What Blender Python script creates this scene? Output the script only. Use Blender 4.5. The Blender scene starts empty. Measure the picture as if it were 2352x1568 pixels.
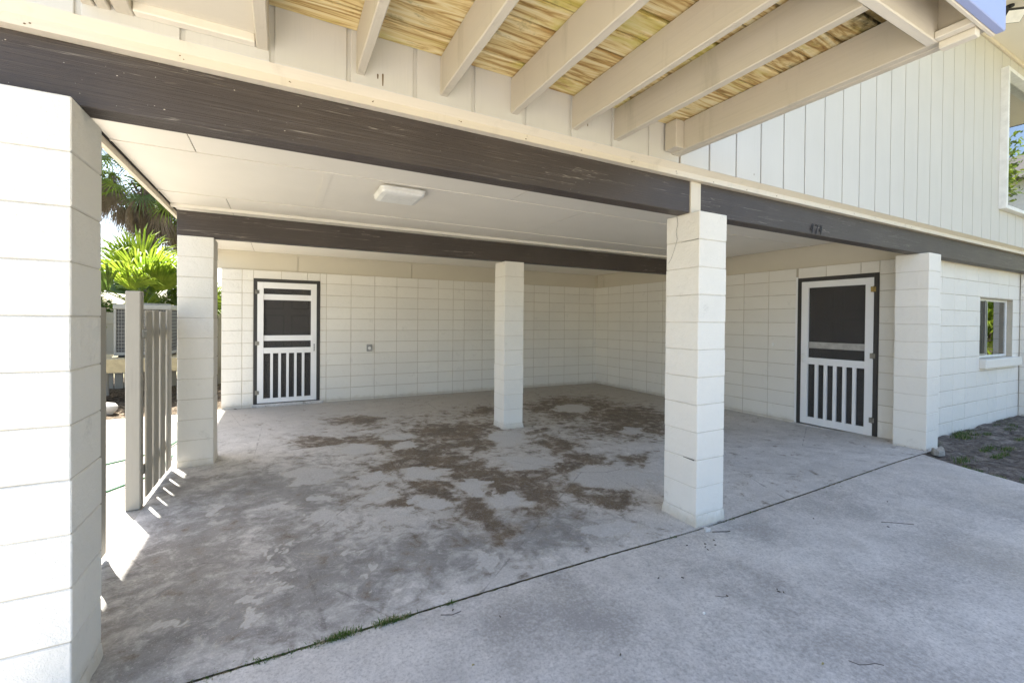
import bpy, bmesh, math, random
import numpy as np
from mathutils import Vector, Matrix, noise as mnoise
R = math.radians
random.seed(7)
scn = bpy.context.scene
COL = scn.collection
# ------------------------------------------------------------------ camera
def make_camera():
    cd = bpy.data.cameras.new("camera"); cam = bpy.data.objects.new("camera", cd); COL.objects.link(cam)
    yaw, pit, rol = R(27.7017), R(-0.4944), R(0.5067)
    f = Vector((math.sin(yaw)*math.cos(pit), math.cos(yaw)*math.cos(pit), math.sin(pit)))
    r = Vector((math.cos(yaw), -math.sin(yaw), 0)); u = r.cross(f)
    r2 = r*math.cos(rol)+u*math.sin(rol); u2 = -r*math.sin(rol)+u*math.cos(rol)
    m = Matrix((r2, u2, -f)).transposed().to_4x4(); m.translation = (-2.6956, -2.2063, 1.4783)
    cam.matrix_world = m
    cd.sensor_width = 36; cd.sensor_fit = 'HORIZONTAL'; cd.lens = 1008.41/2352*36
    cd.shift_y = -37.99/2352; cd.clip_start = 0.02; cd.clip_end = 2000
    scn.camera = cam
make_camera()
# ------------------------------------------------------------------ light
SUN_EL = 62.0; SUN_AZ = (-0.42, 0.91)
w = bpy.data.worlds.new("World"); scn.world = w; w.use_nodes = True
wn = w.node_tree; bg = wn.nodes["Background"]
sky = wn.nodes.new("ShaderNodeTexSky"); sky.sky_type = 'NISHITA'; sky.sun_disc = False
sky.sun_elevation = R(SUN_EL); sky.sun_rotation = math.atan2(SUN_AZ[0], SUN_AZ[1])
sky.air_density = 1.0; sky.dust_density = 2.5; sky.ozone_density = 1.0
wn.links.new(sky.outputs[0], bg.inputs[0]); bg.inputs[1].default_value = 0.10
sd = bpy.data.lights.new("sun", 'SUN'); sun = bpy.data.objects.new("sun", sd); COL.objects.link(sun)
sd.energy = 5.0; sd.angle = R(0.55); sd.color = (1.0, 0.955, 0.88)
ce = math.cos(R(SUN_EL)); n_ = math.hypot(*SUN_AZ)
to_sun = Vector((SUN_AZ[0]/n_*ce, SUN_AZ[1]/n_*ce, math.sin(R(SUN_EL))))
sun.rotation_euler = to_sun.to_track_quat('Z', 'Y').to_euler(); sun.location = (0, 0, 30)
vs = scn.view_settings; vs.view_transform = 'Standard'; vs.look = 'None'; vs.gamma = 1; vs.use_curve_mapping = False
vs.exposure = 2.33
scn.render.engine = 'CYCLES'
try:
    scn.cycles.max_bounces = 14; scn.cycles.diffuse_bounces = 10; scn.cycles.transparent_max_bounces = 24
    scn.cycles.use_denoising = True
except Exception: pass
# ------------------------------------------------------------------ object helpers
def empty(name, label, cat, loc, group=None):
    o = bpy.data.objects.new(name, None); COL.objects.link(o); o.location = loc
    o.empty_display_size = 0.1
    o["label"] = label; o["category"] = cat; o["kind"] = "thing"
    if group: o["group"] = group
    return o
def tag(o, label, cat, group=None):
    o["label"] = label; o["category"] = cat; o["kind"] = "thing"
    if group: o["group"] = group
    return o
def kind(o, k, label=None, cat=None):
    o["kind"] = k
    if label: o["label"] = label
    if cat: o["category"] = cat
    return o
def wloc(o):
    v = Vector((0, 0, 0))
    while o: v = v+o.location; o = o.parent
    return v
class MB:
    """collects faces, world coordinates"""
    def __init__(s): s.v = []; s.f = []; s.m = []; s.t = {}; s.tone = 0.0
    def add(s, vs, fs, mi=0):
        b = len(s.v); s.v += [tuple(x) for x in vs]; s.f += [[b+i for i in f] for f in fs]; s.m += [mi]*len(fs)
        if s.tone: s.t.update({k: s.tone for k in range(len(s.f)-len(fs), len(s.f))})
    def quad(s, a, b, c, d, mi=0): s.add([a, b, c, d], [[0, 1, 2, 3]], mi)
    def box(s, x0, x1, y0, y1, z0, z1, mi=0, T=None, ch=0.0):
        if ch <= 0:
            V = [(x0,y0,z0),(x1,y0,z0),(x1,y1,z0),(x0,y1,z0),(x0,y0,z1),(x1,y0,z1),(x1,y1,z1),(x0,y1,z1)]
            F = [[0,3,2,1],[4,5,6,7],[0,1,5,4],[1,2,6,5],[2,3,7,6],[3,0,4,7]]
        else:
            xs, ys, zs = (x0, x1), (y0, y1), (z0, z1); V = []; idx = {}
            for i in (0, 1):
                for j in (0, 1):
                    for k in (0, 1):
                        sx, sy, sz = (ch if i == 0 else -ch), (ch if j == 0 else -ch), (ch if k == 0 else -ch)
                        for a in range(3):
                            p = [xs[i], ys[j], zs[k]]
                            if a != 0: p[0] += sx
                            if a != 1: p[1] += sy
                            if a != 2: p[2] += sz
                            idx[(i, j, k, a)] = len(V); V.append(tuple(p))
            I = idx; F = []
            for i in (0, 1): F.append([I[i,0,0,0], I[i,1,0,0], I[i,1,1,0], I[i,0,1,0]])
            for j in (0, 1): F.append([I[0,j,0,1], I[1,j,0,1], I[1,j,1,1], I[0,j,1,1]])
            for k in (0, 1): F.append([I[0,0,k,2], I[1,0,k,2], I[1,1,k,2], I[0,1,k,2]])
            for i in (0, 1):
                for j in (0, 1): F.append([I[i,j,0,0], I[i,j,0,1], I[i,j,1,1], I[i,j,1,0]])
                for k in (0, 1): F.append([I[i,0,k,0], I[i,0,k,2], I[i,1,k,2], I[i,1,k,0]])
            for j in (0, 1):
                for k in (0, 1): F.append([I[0,j,k,1], I[0,j,k,2], I[1,j,k,2], I[1,j,k,1]])
            for i in (0, 1):
                for j in (0, 1):
                    for k in (0, 1): F.append([I[i,j,k,0], I[i,j,k,1], I[i,j,k,2]])
        if T: V = [T(*p) for p in V]
        s.add(V, F, mi)
    def tube(s, pts, r, n=8, mi=0, cap=True):
        pts = [Vector(p) for p in pts]; m = len(pts)
        rr = r if isinstance(r, (list, tuple)) else [r]*m
        b = len(s.v)
        for i, p in enumerate(pts):
            d = (pts[min(i+1, m-1)]-pts[max(i-1, 0)]).normalized()
            a = Vector((0, 0, 1)) if abs(d.z) < .9 else Vector((1, 0, 0))
            u = d.cross(a).normalized(); v = d.cross(u)
            for k in range(n):
                t = 2*math.pi*k/n; s.v.append(tuple(p+(u*math.cos(t)+v*math.sin(t))*rr[i]))
        for i in range(m-1):
            for k in range(n):
                s.f.append([b+i*n+k, b+i*n+(k+1) % n, b+(i+1)*n+(k+1) % n, b+(i+1)*n+k]); s.m.append(mi)
        if cap:
            s.f.append([b+k for k in range(n)]); s.m.append(mi)
            s.f.append([b+(m-1)*n+k for k in range(n)]); s.m.append(mi)
    def build(s, name, mats, parent=None, smooth=False, fixn=True):
        me = bpy.data.meshes.new(name)
        off = wloc(parent) if parent else Vector((0, 0, 0))
        me.from_pydata([(x-off.x, y-off.y, z-off.z) for x, y, z in s.v], [], s.f)
        if not isinstance(mats, (list, tuple)): mats = [mats]
        for m in mats: me.materials.append(m)
        me.polygons.foreach_set("material_index", s.m)
        if fixn and len(s.f) < 60000:
            bm = bmesh.new(); bm.from_mesh(me); bmesh.ops.recalc_face_normals(bm, faces=bm.faces); bm.to_mesh(me); bm.free()
        if smooth: me.polygons.foreach_set("use_smooth", [True]*len(me.polygons))
        if s.t:
            at = me.attributes.new("tone", "FLOAT", "FACE"); at.data.foreach_set("value", [s.t.get(k, 0.0) for k in range(len(s.f))])
        me.update()
        o = bpy.data.objects.new(name, me); COL.objects.link(o)
        if parent: o.parent = parent
        return o
# ------------------------------------------------------------------ materials
class NT:
    def __init__(s, name):
        s.mat = bpy.data.materials.new(name); s.mat.use_nodes = True
        s.t = s.mat.node_tree; s.b = s.t.nodes["Principled BSDF"]; s.out = s.t.nodes["Material Output"]
        g = s.n("ShaderNodeNewGeometry"); s.P = g.outputs["Position"]; s.geo = g
    def n(s, typ, **kw):
        x = s.t.nodes.new(typ)
        for k, v in kw.items(): setattr(x, k, v)
        return x
    def link(s, a, b): s.t.links.new(a, b)
    def put(s, sock, v):
        if hasattr(v, "is_linked") or hasattr(v, "links"): s.link(v, sock)
        else: sock.default_value = v
    def mapp(s, scale=(1, 1, 1), loc=(0, 0, 0), rot=(0, 0, 0), src=None):
        m = s.n("ShaderNodeMapping"); s.link(src or s.P, m.inputs[0])
        m.inputs["Scale"].default_value = scale; m.inputs["Location"].default_value = loc; m.inputs["Rotation"].default_value = rot
        return m.outputs[0]
    def noise(s, scale, detail=4, rough=.55, vec=None, dist=0.0):
        x = s.n("ShaderNodeTexNoise"); s.link(vec or s.P, x.inputs["Vector"])
        x.inputs["Scale"].default_value = scale; x.inputs["Detail"].default_value = detail
        x.inputs["Roughness"].default_value = rough; x.inputs["Distortion"].default_value = dist
        return x.outputs["Fac"]
    def voro(s, scale, vec=None, feature='F1', out="Distance"):
        x = s.n("ShaderNodeTexVoronoi"); x.feature = feature; s.link(vec or s.P, x.inputs["Vector"]); x.inputs["Scale"].default_value = scale
        return x.outputs[out]
    def ramp(s, fac, stops, interp='LINEAR'):
        x = s.n("ShaderNodeValToRGB"); s.link(fac, x.inputs[0]); e = x.color_ramp.elements; x.color_ramp.interpolation = interp
        while len(e) < len(stops): e.new(0.5)
        for i, (p, c) in enumerate(stops):
            e[i].position = p; e[i].color = (c, c, c, 1) if isinstance(c, (int, float)) else (*c, 1)
        return x.outputs[0]
    def rng(s, v, a, b, c, d):
        x = s.n("ShaderNodeMapRange"); s.put(x.inputs[0], v)
        for i, q in enumerate((a, b, c, d)): x.inputs[i+1].default_value = q
        return x.outputs[0]
    def math(s, op, a, b=0.0, c=0.0):
        x = s.n("ShaderNodeMath", operation=op)
        s.put(x.inputs[0], a); s.put(x.inputs[1], b); s.put(x.inputs[2], c)
        return x.outputs[0]
    def mix(s, fac, a, b, mode='MIX'):
        x = s.n("ShaderNodeMix", data_type='RGBA', blend_type=mode)
        s.put(x.inputs[0], fac); s.put(x.inputs[6], (*a, 1) if isinstance(a, tuple) else a); s.put(x.inputs[7], (*b, 1) if isinstance(b, tuple) else b)
        return x.outputs[2]
    def attr(s, name):
        x = s.n("ShaderNodeAttribute"); x.attribute_name = name; return x.outputs["Fac"]
    def bump(s, h, strength=.3, dist=.01, normal=None):
        x = s.n("ShaderNodeBump"); x.inputs["Strength"].default_value = strength; x.inputs["Distance"].default_value = dist
        s.link(h, x.inputs["Height"])
        if normal: s.link(normal, x.inputs["Normal"])
        return x.outputs[0]
    def fin(s, color, rough=.6, normal=None, spec=.4, metal=0.0):
        s.put(s.b.inputs["Base Color"], (*color, 1) if isinstance(color, tuple) else color)
        s.put(s.b.inputs["Roughness"], rough); s.b.inputs["Specular IOR Level"].default_value = spec
        s.b.inputs["Metallic"].default_value = metal
        if normal: s.link(normal, s.b.inputs["Normal"])
        return s.mat

def paint_block(name, col, dirt=(.42, .36, .26), dirt_amt=.35, seam=False):
    m = NT(name)
    big = m.noise(1.1, 5, .6); fine = m.noise(160, 3, .6); mid = m.noise(14, 5, .65)
    tn = m.attr("tone")
    c = m.mix(m.rng(tn, -1, 1, 0, 1), tuple(x*.965 for x in col), tuple(min(.84, x*1.02) for x in col))
    c = m.mix(m.rng(big, .3, .75, 0, .5), c, tuple(x*.86 for x in col))
    c = m.mix(m.rng(m.noise(46, 4, .75), .60, .74, 0, .22), c, tuple(x*.70 for x in col))
    sc_ = m.math("MULTIPLY", m.rng(m.noise(5.5, 3, .5), .66, .72, 0, 1), m.rng(m.noise(60, 4, .7), .42, .6, 0, .22)); c = m.mix(sc_, c, (.30, .28, .25))
    st = m.rng(m.noise(3.2, 8, .72, dist=.6), .60, .78, 0, dirt_amt)
    c = m.mix(st, c, tuple(x*.72+y*.1 for x, y in zip(col, dirt)))
    # dirt splashed up where a wall meets the slab, uneven edge
    sep = m.n("ShaderNodeSeparateXYZ"); m.link(m.P, sep.inputs[0])
    h = m.math('ADD', sep.outputs[2], m.math('MULTIPLY', m.noise(7, 6, .7), .16))
    c = m.mix(m.rng(h, .17, .07, 0, .55), c, dirt)
    if seam: c = m.mix(m.rng(m.noise(3.5, 6, .7), .35, .65, 0, 1), c, tuple(x*.62 for x in (.74, .66, .53)))
    b1 = m.bump(fine, .5, .004); b2 = m.bump(mid, .6, .018, b1)
    return m.fin(c, .62, b2, .3)
WHITE = (.80, .765, .69)
M_block = paint_block("painted_block", WHITE)
M_jointp = paint_block("painted_joint_faint", (.70, .65, .555), seam=True)
M_joint = paint_block("painted_joint", (.55, .49, .385), seam=True)

def paint_wood(name, col, axis=0, grain=.35, mould=0.0, rough=.5, yellow=0.0):
    m = NT(name)
    sc = [70, 70, 70]; sc[axis] = 2.5
    v = m.mapp(tuple(sc)); g = m.noise(1.0, 6, .6, v)
    c = m.mix(m.rng(m.noise(1.7, 5, .6), .35, .7, 0, .4), col, tuple(x*.88 for x in col))
    c = m.mix(m.rng(g, .55, .8, 0, grain), c, tuple(x*.72 for x in col))
    sc2 = [9, 9, 9]; sc2[2] = 1.2
    if mould: c = m.mix(m.rng(m.noise(1.0, 6, .65, m.mapp(tuple(sc2))), .56, .75, 0, mould), c, (.30, .27, .19))
    if yellow: c = m.mix(m.rng(m.noise(2.6, 3, .5), .6, .72, 0, yellow), c, (.62, .52, .16))
    return m.fin(c, rough, m.bump(g, .25, .004), .35)
CREAM = (.70, .645, .535)
M_cream_x = paint_wood("cream_paint_grain_x", CREAM, 0, .25, .1)
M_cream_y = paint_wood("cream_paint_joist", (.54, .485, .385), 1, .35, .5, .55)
M_siding = paint_wood("siding_paint", (.58, .56, .505), 2, .22, .05, .6)
M_trim = paint_wood("ledge_paint", (.68, .61, .49), 0, .35, .25)
M_ceil = paint_wood("ceiling_paint", (.80, .755, .665), 0, .05, 0, .6)
M_frieze = paint_wood("frieze_paint", (.62, .565, .455), 0, .08, 0, .55)
M_white = paint_wood("white_door_paint", (.83, .82, .80), 2, .08, 0, .4)
M_groove = paint_wood("groove_dark", (.19, .16, .12), 2, .2, 0, .8)  # darker colour behind the siding grooves
M_gate = paint_wood("fence_paint", (.35, .325, .275), 2, .5, .3, .6)
M_greyboard = paint_wood("weathered_board", (.42, .40, .36), 2, .5, .4, .7)
M_blue = paint_wood("sky_tint_blue", (.33, .39, .64), 0, .1, .1, .5)  # fascia blue: tint of the sky light put into the base colour
def dark_beam():
    m = NT("dark_beam_paint")
    g = m.noise(1.0, 8, .65, m.mapp((1.6, 90, 90)))
    g2 = m.noise(1.0, 3, .5, m.mapp((.8, 55, 34)), dist=.4)
    c = m.mix(m.rng(m.noise(2.0, 5, .6), .3, .75, 0, 1), (.042, .031, .026), (.066, .051, .042))
    c = m.mix(m.rng(g, .55, .75, 0, .7), c, (.10, .085, .074))
    crack = m.rng(m.math('ABSOLUTE', m.math('SUBTRACT', g2, .5)), .0, .007, 1, 0)
    crack = m.math('MULTIPLY', crack, m.rng(m.noise(1.0, 2, .5, m.mapp((1.3, 9, 9))), .48, .58, 0, 1))
    c = m.mix(m.math('MULTIPLY', crack, .75), c, (.34, .30, .25))
    sp = m.rng(m.noise(110, 2, .5), .76, .79, 0, 1); c = m.mix(sp, c, (.40, .38, .33))
    return m.fin(c, m.rng(g, .3, .8, .42, .62), m.bump(g, .9, .005), .5)
M_beam = dark_beam()
def deck_under():
    m = NT("algae_stained_planks")
    grain = m.noise(1.0, 7, .62, m.mapp((1.3, 13, 13)), dist=2.2)
    blot = m.noise(1.0, 5, .6, m.mapp((1.6, 6.5, 1)), dist=.8)
    rnd = m.attr("tone")
    c = m.ramp(grain, [(.30, (.22, .12, .035)), (.42, (.46, .30, .11)), (.50, (.68, .54, .26)), (.62, (.76, .66, .40))])
    c = m.mix(m.rng(m.math('ADD', blot, m.math('MULTIPLY', rnd, .22)), .56, .70, 0, .62), c, (.52, .47, .09), 'MIX')
    c = m.mix(m.rng(m.noise(1.0, 6, .7, m.mapp((3.5, 9, 1), loc=(4, 2, 0)), dist=.5), .60, .74, 0, .9), c, (.15, .12, .035))
    # mould thickens towards the open edge of the deck
    sep = m.n("ShaderNodeSeparateXYZ"); m.link(m.P, sep.inputs[0])
    e = m.rng(sep.outputs[0], -1.0, -.2, 0, .32); e2 = m.rng(sep.outputs[1], -.5, -1.4, 0, 1)
    e = m.math('MULTIPLY', e, e2)
    c = m.mix(m.rng(m.math('ADD', m.noise(8, 6, .7), e), .62, .82, 0, .9), c, (.075, .062, .022))
    return m.fin(c, .65, m.bump(grain, .3, .004), .25)
M_deck = deck_under()
def concrete(name, base, warm, stains=False, rough=.8, blotch=0.0):
    m = NT(name)
    big = m.noise(.8, 6, .62); mid = m.noise(5.5, 7, .68, dist=.4); fine = m.noise(130, 3, .7); sand = m.noise(420, 2, .6)
    c = m.mix(m.rng(big, .35, .68, 0, 1), base, warm)
    c = m.mix(m.rng(mid, .47, .72, 0, .55), c, tuple(x*.62 for x in base))
    c = m.mix(m.rng(mid, .46, .30, 0, .45), c, tuple(min(1, x*1.35) for x in base))
    if blotch:
        bl = m.math("ADD", m.noise(1.15, 4, .55, m.mapp((1, 1, 1), loc=(3.3, 1.7, 0))), m.math("MULTIPLY", m.math("SUBTRACT", m.noise(38, 5, .75), .5), .55))
        c = m.mix(m.rng(bl, .47, .66, 0, blotch), c, tuple(x*.50 for x in base))
        c = m.mix(m.rng(m.noise(.9, 3, .5, m.mapp((1, 1, 1), loc=(8, 5, 0))), .55, .72, 0, .35), c, (.52, .47, .38))
    if stains:
        n1 = m.noise(6.5, 9, .72, dist=.5); n2 = m.noise(19, 5, .65)
        nn = m.math('ADD', m.math('MULTIPLY', n1, .8), m.math('MULTIPLY', n2, .2))
        def mask(at, lo, hi, amp):
            a = m.math('ADD', m.attr(at), m.math('MULTIPLY', m.math('SUBTRACT', nn, .5), amp))
            return m.rng(a, lo, hi, 0, 1)
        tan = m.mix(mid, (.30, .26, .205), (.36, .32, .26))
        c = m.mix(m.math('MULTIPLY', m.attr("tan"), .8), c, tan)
        dk = m.mix(m.rng(m.noise(4.3, 7, .7), .35, .65, 0, 1), (.115, .11, .105), (.26, .25, .235))
        c = m.mix(m.math('MULTIPLY', mask("dark", .22, .80, 3.2), .88), c, dk)
        film = m.mix(n2, (.21, .165, .11), (.30, .26, .20)); c = m.mix(m.math("MULTIPLY", mask("brown", .10, .66, 3.0), .72), c, film)
        br = m.mix(m.rng(m.noise(3.7, 6, .7), .35, .65, 0, 1), (.052, .028, .010), (.135, .088, .043))
        c = m.mix(m.math('MULTIPLY', mask("brown", .34, .80, 4.3), .97), c, br)
        pl = m.mix(mid, (.47, .465, .455), (.58, .57, .55))
        ring = m.math('MULTIPLY', mask("pale", .34, .42, 1.5), .55)
        c = m.mix(ring, c, (.40, .36, .29))
        c = m.mix(m.math('MULTIPLY', mask("pale", .42, .62, 1.9), .72), c, pl)
        rs_ = m.rng(m.noise(4.1, 5, .6, m.mapp((1, 1, 1), loc=(7, 3, 0))), .67, .76, 0, .75); c = m.mix(rs_, c, (.17, .10, .04))
        lv = m.rng(m.math("ABSOLUTE", m.math("SUBTRACT", m.noise(3.3, 6, .62, m.mapp((1, 1, 1), loc=(2, 9, 0)), dist=.6), .5)), 0, .012, 1, 0)
        c = m.mix(m.math("MULTIPLY", lv, m.rng(m.noise(2.1, 3, .5), .5, .62, 0, .5)), c, (.50, .45, .36))
        # hairline cracks
        ck = m.voro(.55, m.mapp((1, 1, 1), loc=(.3, .1, 0)), 'DISTANCE_TO_EDGE')
        wob = m.math('ADD', ck, m.math('MULTIPLY', m.math('SUBTRACT', m.noise(9, 5, .6), .5), .02))
        c = m.mix(m.math('MULTIPLY', m.rng(wob, .0, .0025, 1, 0), .5), c, (.09, .08, .07))
    gr = m.noise(70, 5, .8); c = m.mix(m.rng(gr, .50, .64, 0, .60), c, tuple(x*.50 for x in base)); c = m.mix(m.rng(gr, .46, .34, 0, .30), c, tuple(min(1, x*1.45) for x in base))
    wv = m.noise(26, 5, .7, dist=.5); c = m.mix(m.rng(wv, .5, .68, 0, .30), c, tuple(x*.55 for x in base))
    c = m.mix(m.rng(sand, .55, .8, 0, .45), c, tuple(x*.45 for x in base))
    c = m.mix(m.rng(fine, .62, .75, 0, .3), c, tuple(min(1, x*1.5) for x in base))
    b = m.bump(mid, .25, .01, m.bump(fine, .5, .004, m.bump(sand, .3, .002)))
    return m.fin(c, rough, b, .3)
M_slab = concrete("carport_concrete", (.62, .595, .56), (.46, .44, .41), True, .62)
M_drive = concrete("driveway_concrete", (.53, .50, .465), (.60, .57, .53), blotch=.75)
M_path = concrete("path_concrete", (.38, .36, .32), (.44, .41, .36))
def soil():
    m = NT("dark_soil")
    a = m.noise(9, 9, .75, dist=.8); b = m.noise(70, 5, .7)
    c = m.ramp(a, [(.33, (.06, .05, .045)), (.5, (.20, .175, .155)), (.62, (.36, .325, .29)), (.75, (.52, .48, .42))])
    c = m.mix(m.rng(b, .55, .7, 0, .5), c, (.05, .04, .034))
    return m.fin(c, .9, m.bump(b, .9, .02, m.bump(a, .8, .05)), .1)
M_soil = soil()
def lawn():
    m = NT("lawn_ground")
    a = m.noise(3, 8, .7)
    return m.fin(m.ramp(a, [(.3, (.20, .18, .13)), (.55, (.22, .21, .12)), (.75, (.34, .31, .24))]), .9, m.bump(m.noise(40, 4, .7), .8, .03), .1)
M_lawn = lawn()
def leaf(name, c1, c2, trans=.5, sc=6):
    m = NT(name)
    c = m.mix(m.rng(m.noise(sc, 3, .6), .35, .65, 0, 1), c1, c2)
    m.fin(c, .45, None, .4)
    tr = m.n("ShaderNodeBsdfTranslucent"); m.link(c, tr.inputs[0])
    mx = m.n("ShaderNodeMixShader"); mx.inputs[0].default_value = trans
    m.link(m.b.outputs[0], mx.inputs[1]); m.link(tr.outputs[0], mx.inputs[2]); m.link(mx.outputs[0], m.out.inputs[0])
    return m.mat
M_palm = leaf("palm_leaf", (.12, .20, .015), (.26, .33, .035))
M_palmdk = leaf("palm_leaf_dark", (.07, .12, .025), (.13, .19, .04), .4)
M_dead = leaf("dead_frond", (.17, .13, .09), (.26, .20, .15), .25)
M_grass = leaf("grass_blade", (.05, .12, .02), (.12, .19, .04), .4, 30)
M_dry = leaf("dry_grass", (.25, .2, .1), (.35, .3, .18), .2, 30)
def simple(name, col, rough=.5, metal=0.0, spec=.5, bumpn=None, var=.15):
    m = NT(name)
    c = m.mix(m.rng(m.noise(11, 4, .6), .35, .7, 0, 1), col, tuple(x*(1-var) for x in col))
    return m.fin(c, rough, m.bump(m.noise(bumpn, 3, .6), .3, .003) if bumpn else None, spec, metal)
M_bark = simple("palm_bark", (.16, .13, .10), .9, bumpn=30, var=.5)
M_frame_dk = simple("dark_door_trim", (.035, .032, .030), .5, bumpn=90)
M_door_dk = simple("dark_inner_door", (.24, .21, .185), .45)
M_metal = simple("hinge_metal", (.35, .33, .29), .4, .8, bumpn=150, var=.7)
M_brass = simple("brass_hinge", (.42, .31, .12), .4, .8, var=.6)
M_iron = simple("black_iron", (.02, .02, .022), .45, .3)
M_alu = simple("dull_aluminium", (.45, .44, .42), .5, .5, bumpn=60, var=.35)
M_plastic = simple("white_plastic", (.86, .85, .80), .35)
M_lens = simple("lamp_lens", (.88, .87, .82), .3)
M_acbody = simple("ac_cabinet", (.30, .30, .28), .45)
M_accoil = simple("ac_coil", (.07, .07, .07), .6)
M_hose = simple("green_hose", (.04, .13, .07), .5)
M_twig = simple("dark_twig", (.09, .07, .055), .9, var=.4)
M_yleaf = simple("yellow_leaf", (.35, .30, .12), .7)
M_jdirt = simple("joint_dirt", (.15, .12, .09), .95, bumpn=60, var=.7)
M_stone = simple("pale_stone", (.6, .58, .54), .8, bumpn=40)
M_vinyl = simple("white_vinyl", (.82, .82, .80), .35)
M_curtain = simple("pale_curtain", (.30, .31, .30), .8)
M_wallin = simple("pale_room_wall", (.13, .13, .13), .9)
M_shingle = simple("grey_shingle", (.12, .115, .11), .9, bumpn=25, var=.4)
M_knot = simple("rusty_nail_knot", (.20, .13, .06), .8, var=.6)
M_crack = simple("crack_shadow_gap", (.05, .042, .035), .95)
M_pt = simple("treated_pine", (.46, .38, .22), .7, bumpn=30, var=.3)
def screen(name, k=.42):
    m = NT(name)
    m.fin((.065, .06, .057), .55, None, .3)
    tp = m.n("ShaderNodeBsdfTransparent"); mx = m.n("ShaderNodeMixShader"); mx.inputs[0].default_value = 1-k
    m.link(tp.outputs[0], mx.inputs[1]); m.link(m.b.outputs[0], mx.inputs[2]); m.link(mx.outputs[0], m.out.inputs[0])
    return m.mat
M_screen = screen("insect_screen", .42); M_screen2 = screen("insect_screen_dense", .3)
def glass(name, tint=(.9, .93, .92), refl=.22):
    m = NT(name)
    gl = m.n("ShaderNodeBsdfGlossy"); gl.inputs["Roughness"].default_value = 0.0
    tp = m.n("ShaderNodeBsdfTransparent"); tp.inputs[0].default_value = (*tint, 1)
    lw = m.n("ShaderNodeFresnel"); lw.inputs[0].default_value = 1.6
    f = m.math('ADD', lw.outputs[0], refl)
    mx = m.n("ShaderNodeMixShader"); m.link(f, mx.inputs[0]); m.link(tp.outputs[0], mx.inputs[1]); m.link(gl.outputs[0], mx.inputs[2])
    m.link(mx.outputs[0], m.out.inputs[0])
    return m.mat
M_glass = glass("window_glass")
# ------------------------------------------------------------------ ground heights
def ss(t): t = max(0., min(1., t)); return t*t*(3-2*t)
def floor_z(x, y):
    return .05*ss((x-.8)/2.6)*(1-ss((y-.2)/1.4)) - .018*math.exp(-(x*x+y*y)/.5)
def grid_mesh(name, xs, ys, zf, mat, warp=None, keep=None):
    nx, ny = len(xs), len(ys); V = []
    for y in ys:
        for x in xs:
            X, Y = (x, y) if warp is None else warp(x, y)
            V.append((X, Y, zf(X, Y)))
    F = []
    for j in range(ny-1):
        for i in range(nx-1):
            F.append((j*nx+i, j*nx+i+1, (j+1)*nx+i+1, (j+1)*nx+i))
    me = bpy.data.meshes.new(name); me.from_pydata(V, [], F); me.materials.append(mat)
    me.polygons.foreach_set("use_smooth", [True]*len(F)); me.update()
    o = bpy.data.objects.new(name, me); COL.objects.link(o); return o
def lin(a, b, step):
    n = max(1, int(round((b-a)/step))); return [a+(b-a)*i/n for i in range(n+1)]
# far ground
mb = MB(); mb.quad((-400, -400, -.10), (400, -400, -.10), (400, 400, -.10), (-400, 400, -.10))
kind(mb.build("ground", M_lawn), 'structure')
# carport floor with stain attributes
BROWN=[(-1.77,2.29,0.21,-0.1,-0.04,-0.17),(-1.22,2.12,0.27,-0.13,-0.08,-0.22),(-0.91,1.72,0.26,-0.13,-0.09,-0.19),(-1.49,1.47,0.17,-0.08,-0.05,-0.16),(-1.32,1.08,0.13,-0.06,-0.07,-0.16),(-1.25,0.7,0.11,-0.05,-0.06,-0.11),(-0.78,1.35,0.26,-0.13,-0.12,-0.22),(-0.69,1.0,0.18,-0.09,-0.1,-0.16),(-0.31,0.78,0.17,-0.08,-0.12,-0.15),(-0.34,0.56,0.16,-0.08,-0.08,-0.1),(-0.23,1.3,0.1,-0.05,-0.14,-0.2),(0.11,1.58,0.14,-0.07,-0.11,-0.16),(0.64,1.42,0.12,-0.06,-0.11,-0.12),(-1.83,1.31,0.12,-0.06,-0.03,-0.11),(-0.69,3.38,0.43,-0.21,-0.16,-0.45),(-1.58,3.18,0.31,-0.15,-0.06,-0.31),(-0.76,2.66,0.23,-0.11,-0.09,-0.22),(0.24,4.36,0.17,-0.08,-0.11,-0.25),(1.75,3.97,0.51,-0.24,-0.45,-0.63),(2.15,3.02,0.42,-0.2,-0.41,-0.44),(1.63,2.43,0.46,-0.22,-0.27,-0.29),(0.46,2.83,0.11,-0.05,-0.08,-0.12),(0.23,2.3,0.19,-0.09,-0.14,-0.21),(0.33,1.99,0.15,-0.07,-0.14,-0.19),(-1.73,4.53,0.28,-0.14,-0.04,-0.26),(-1.26,2.56,0.26,-0.13,-0.07,-0.24),(-2.16,3.48,0.23,-0.11,-0.02,-0.16)]
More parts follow.
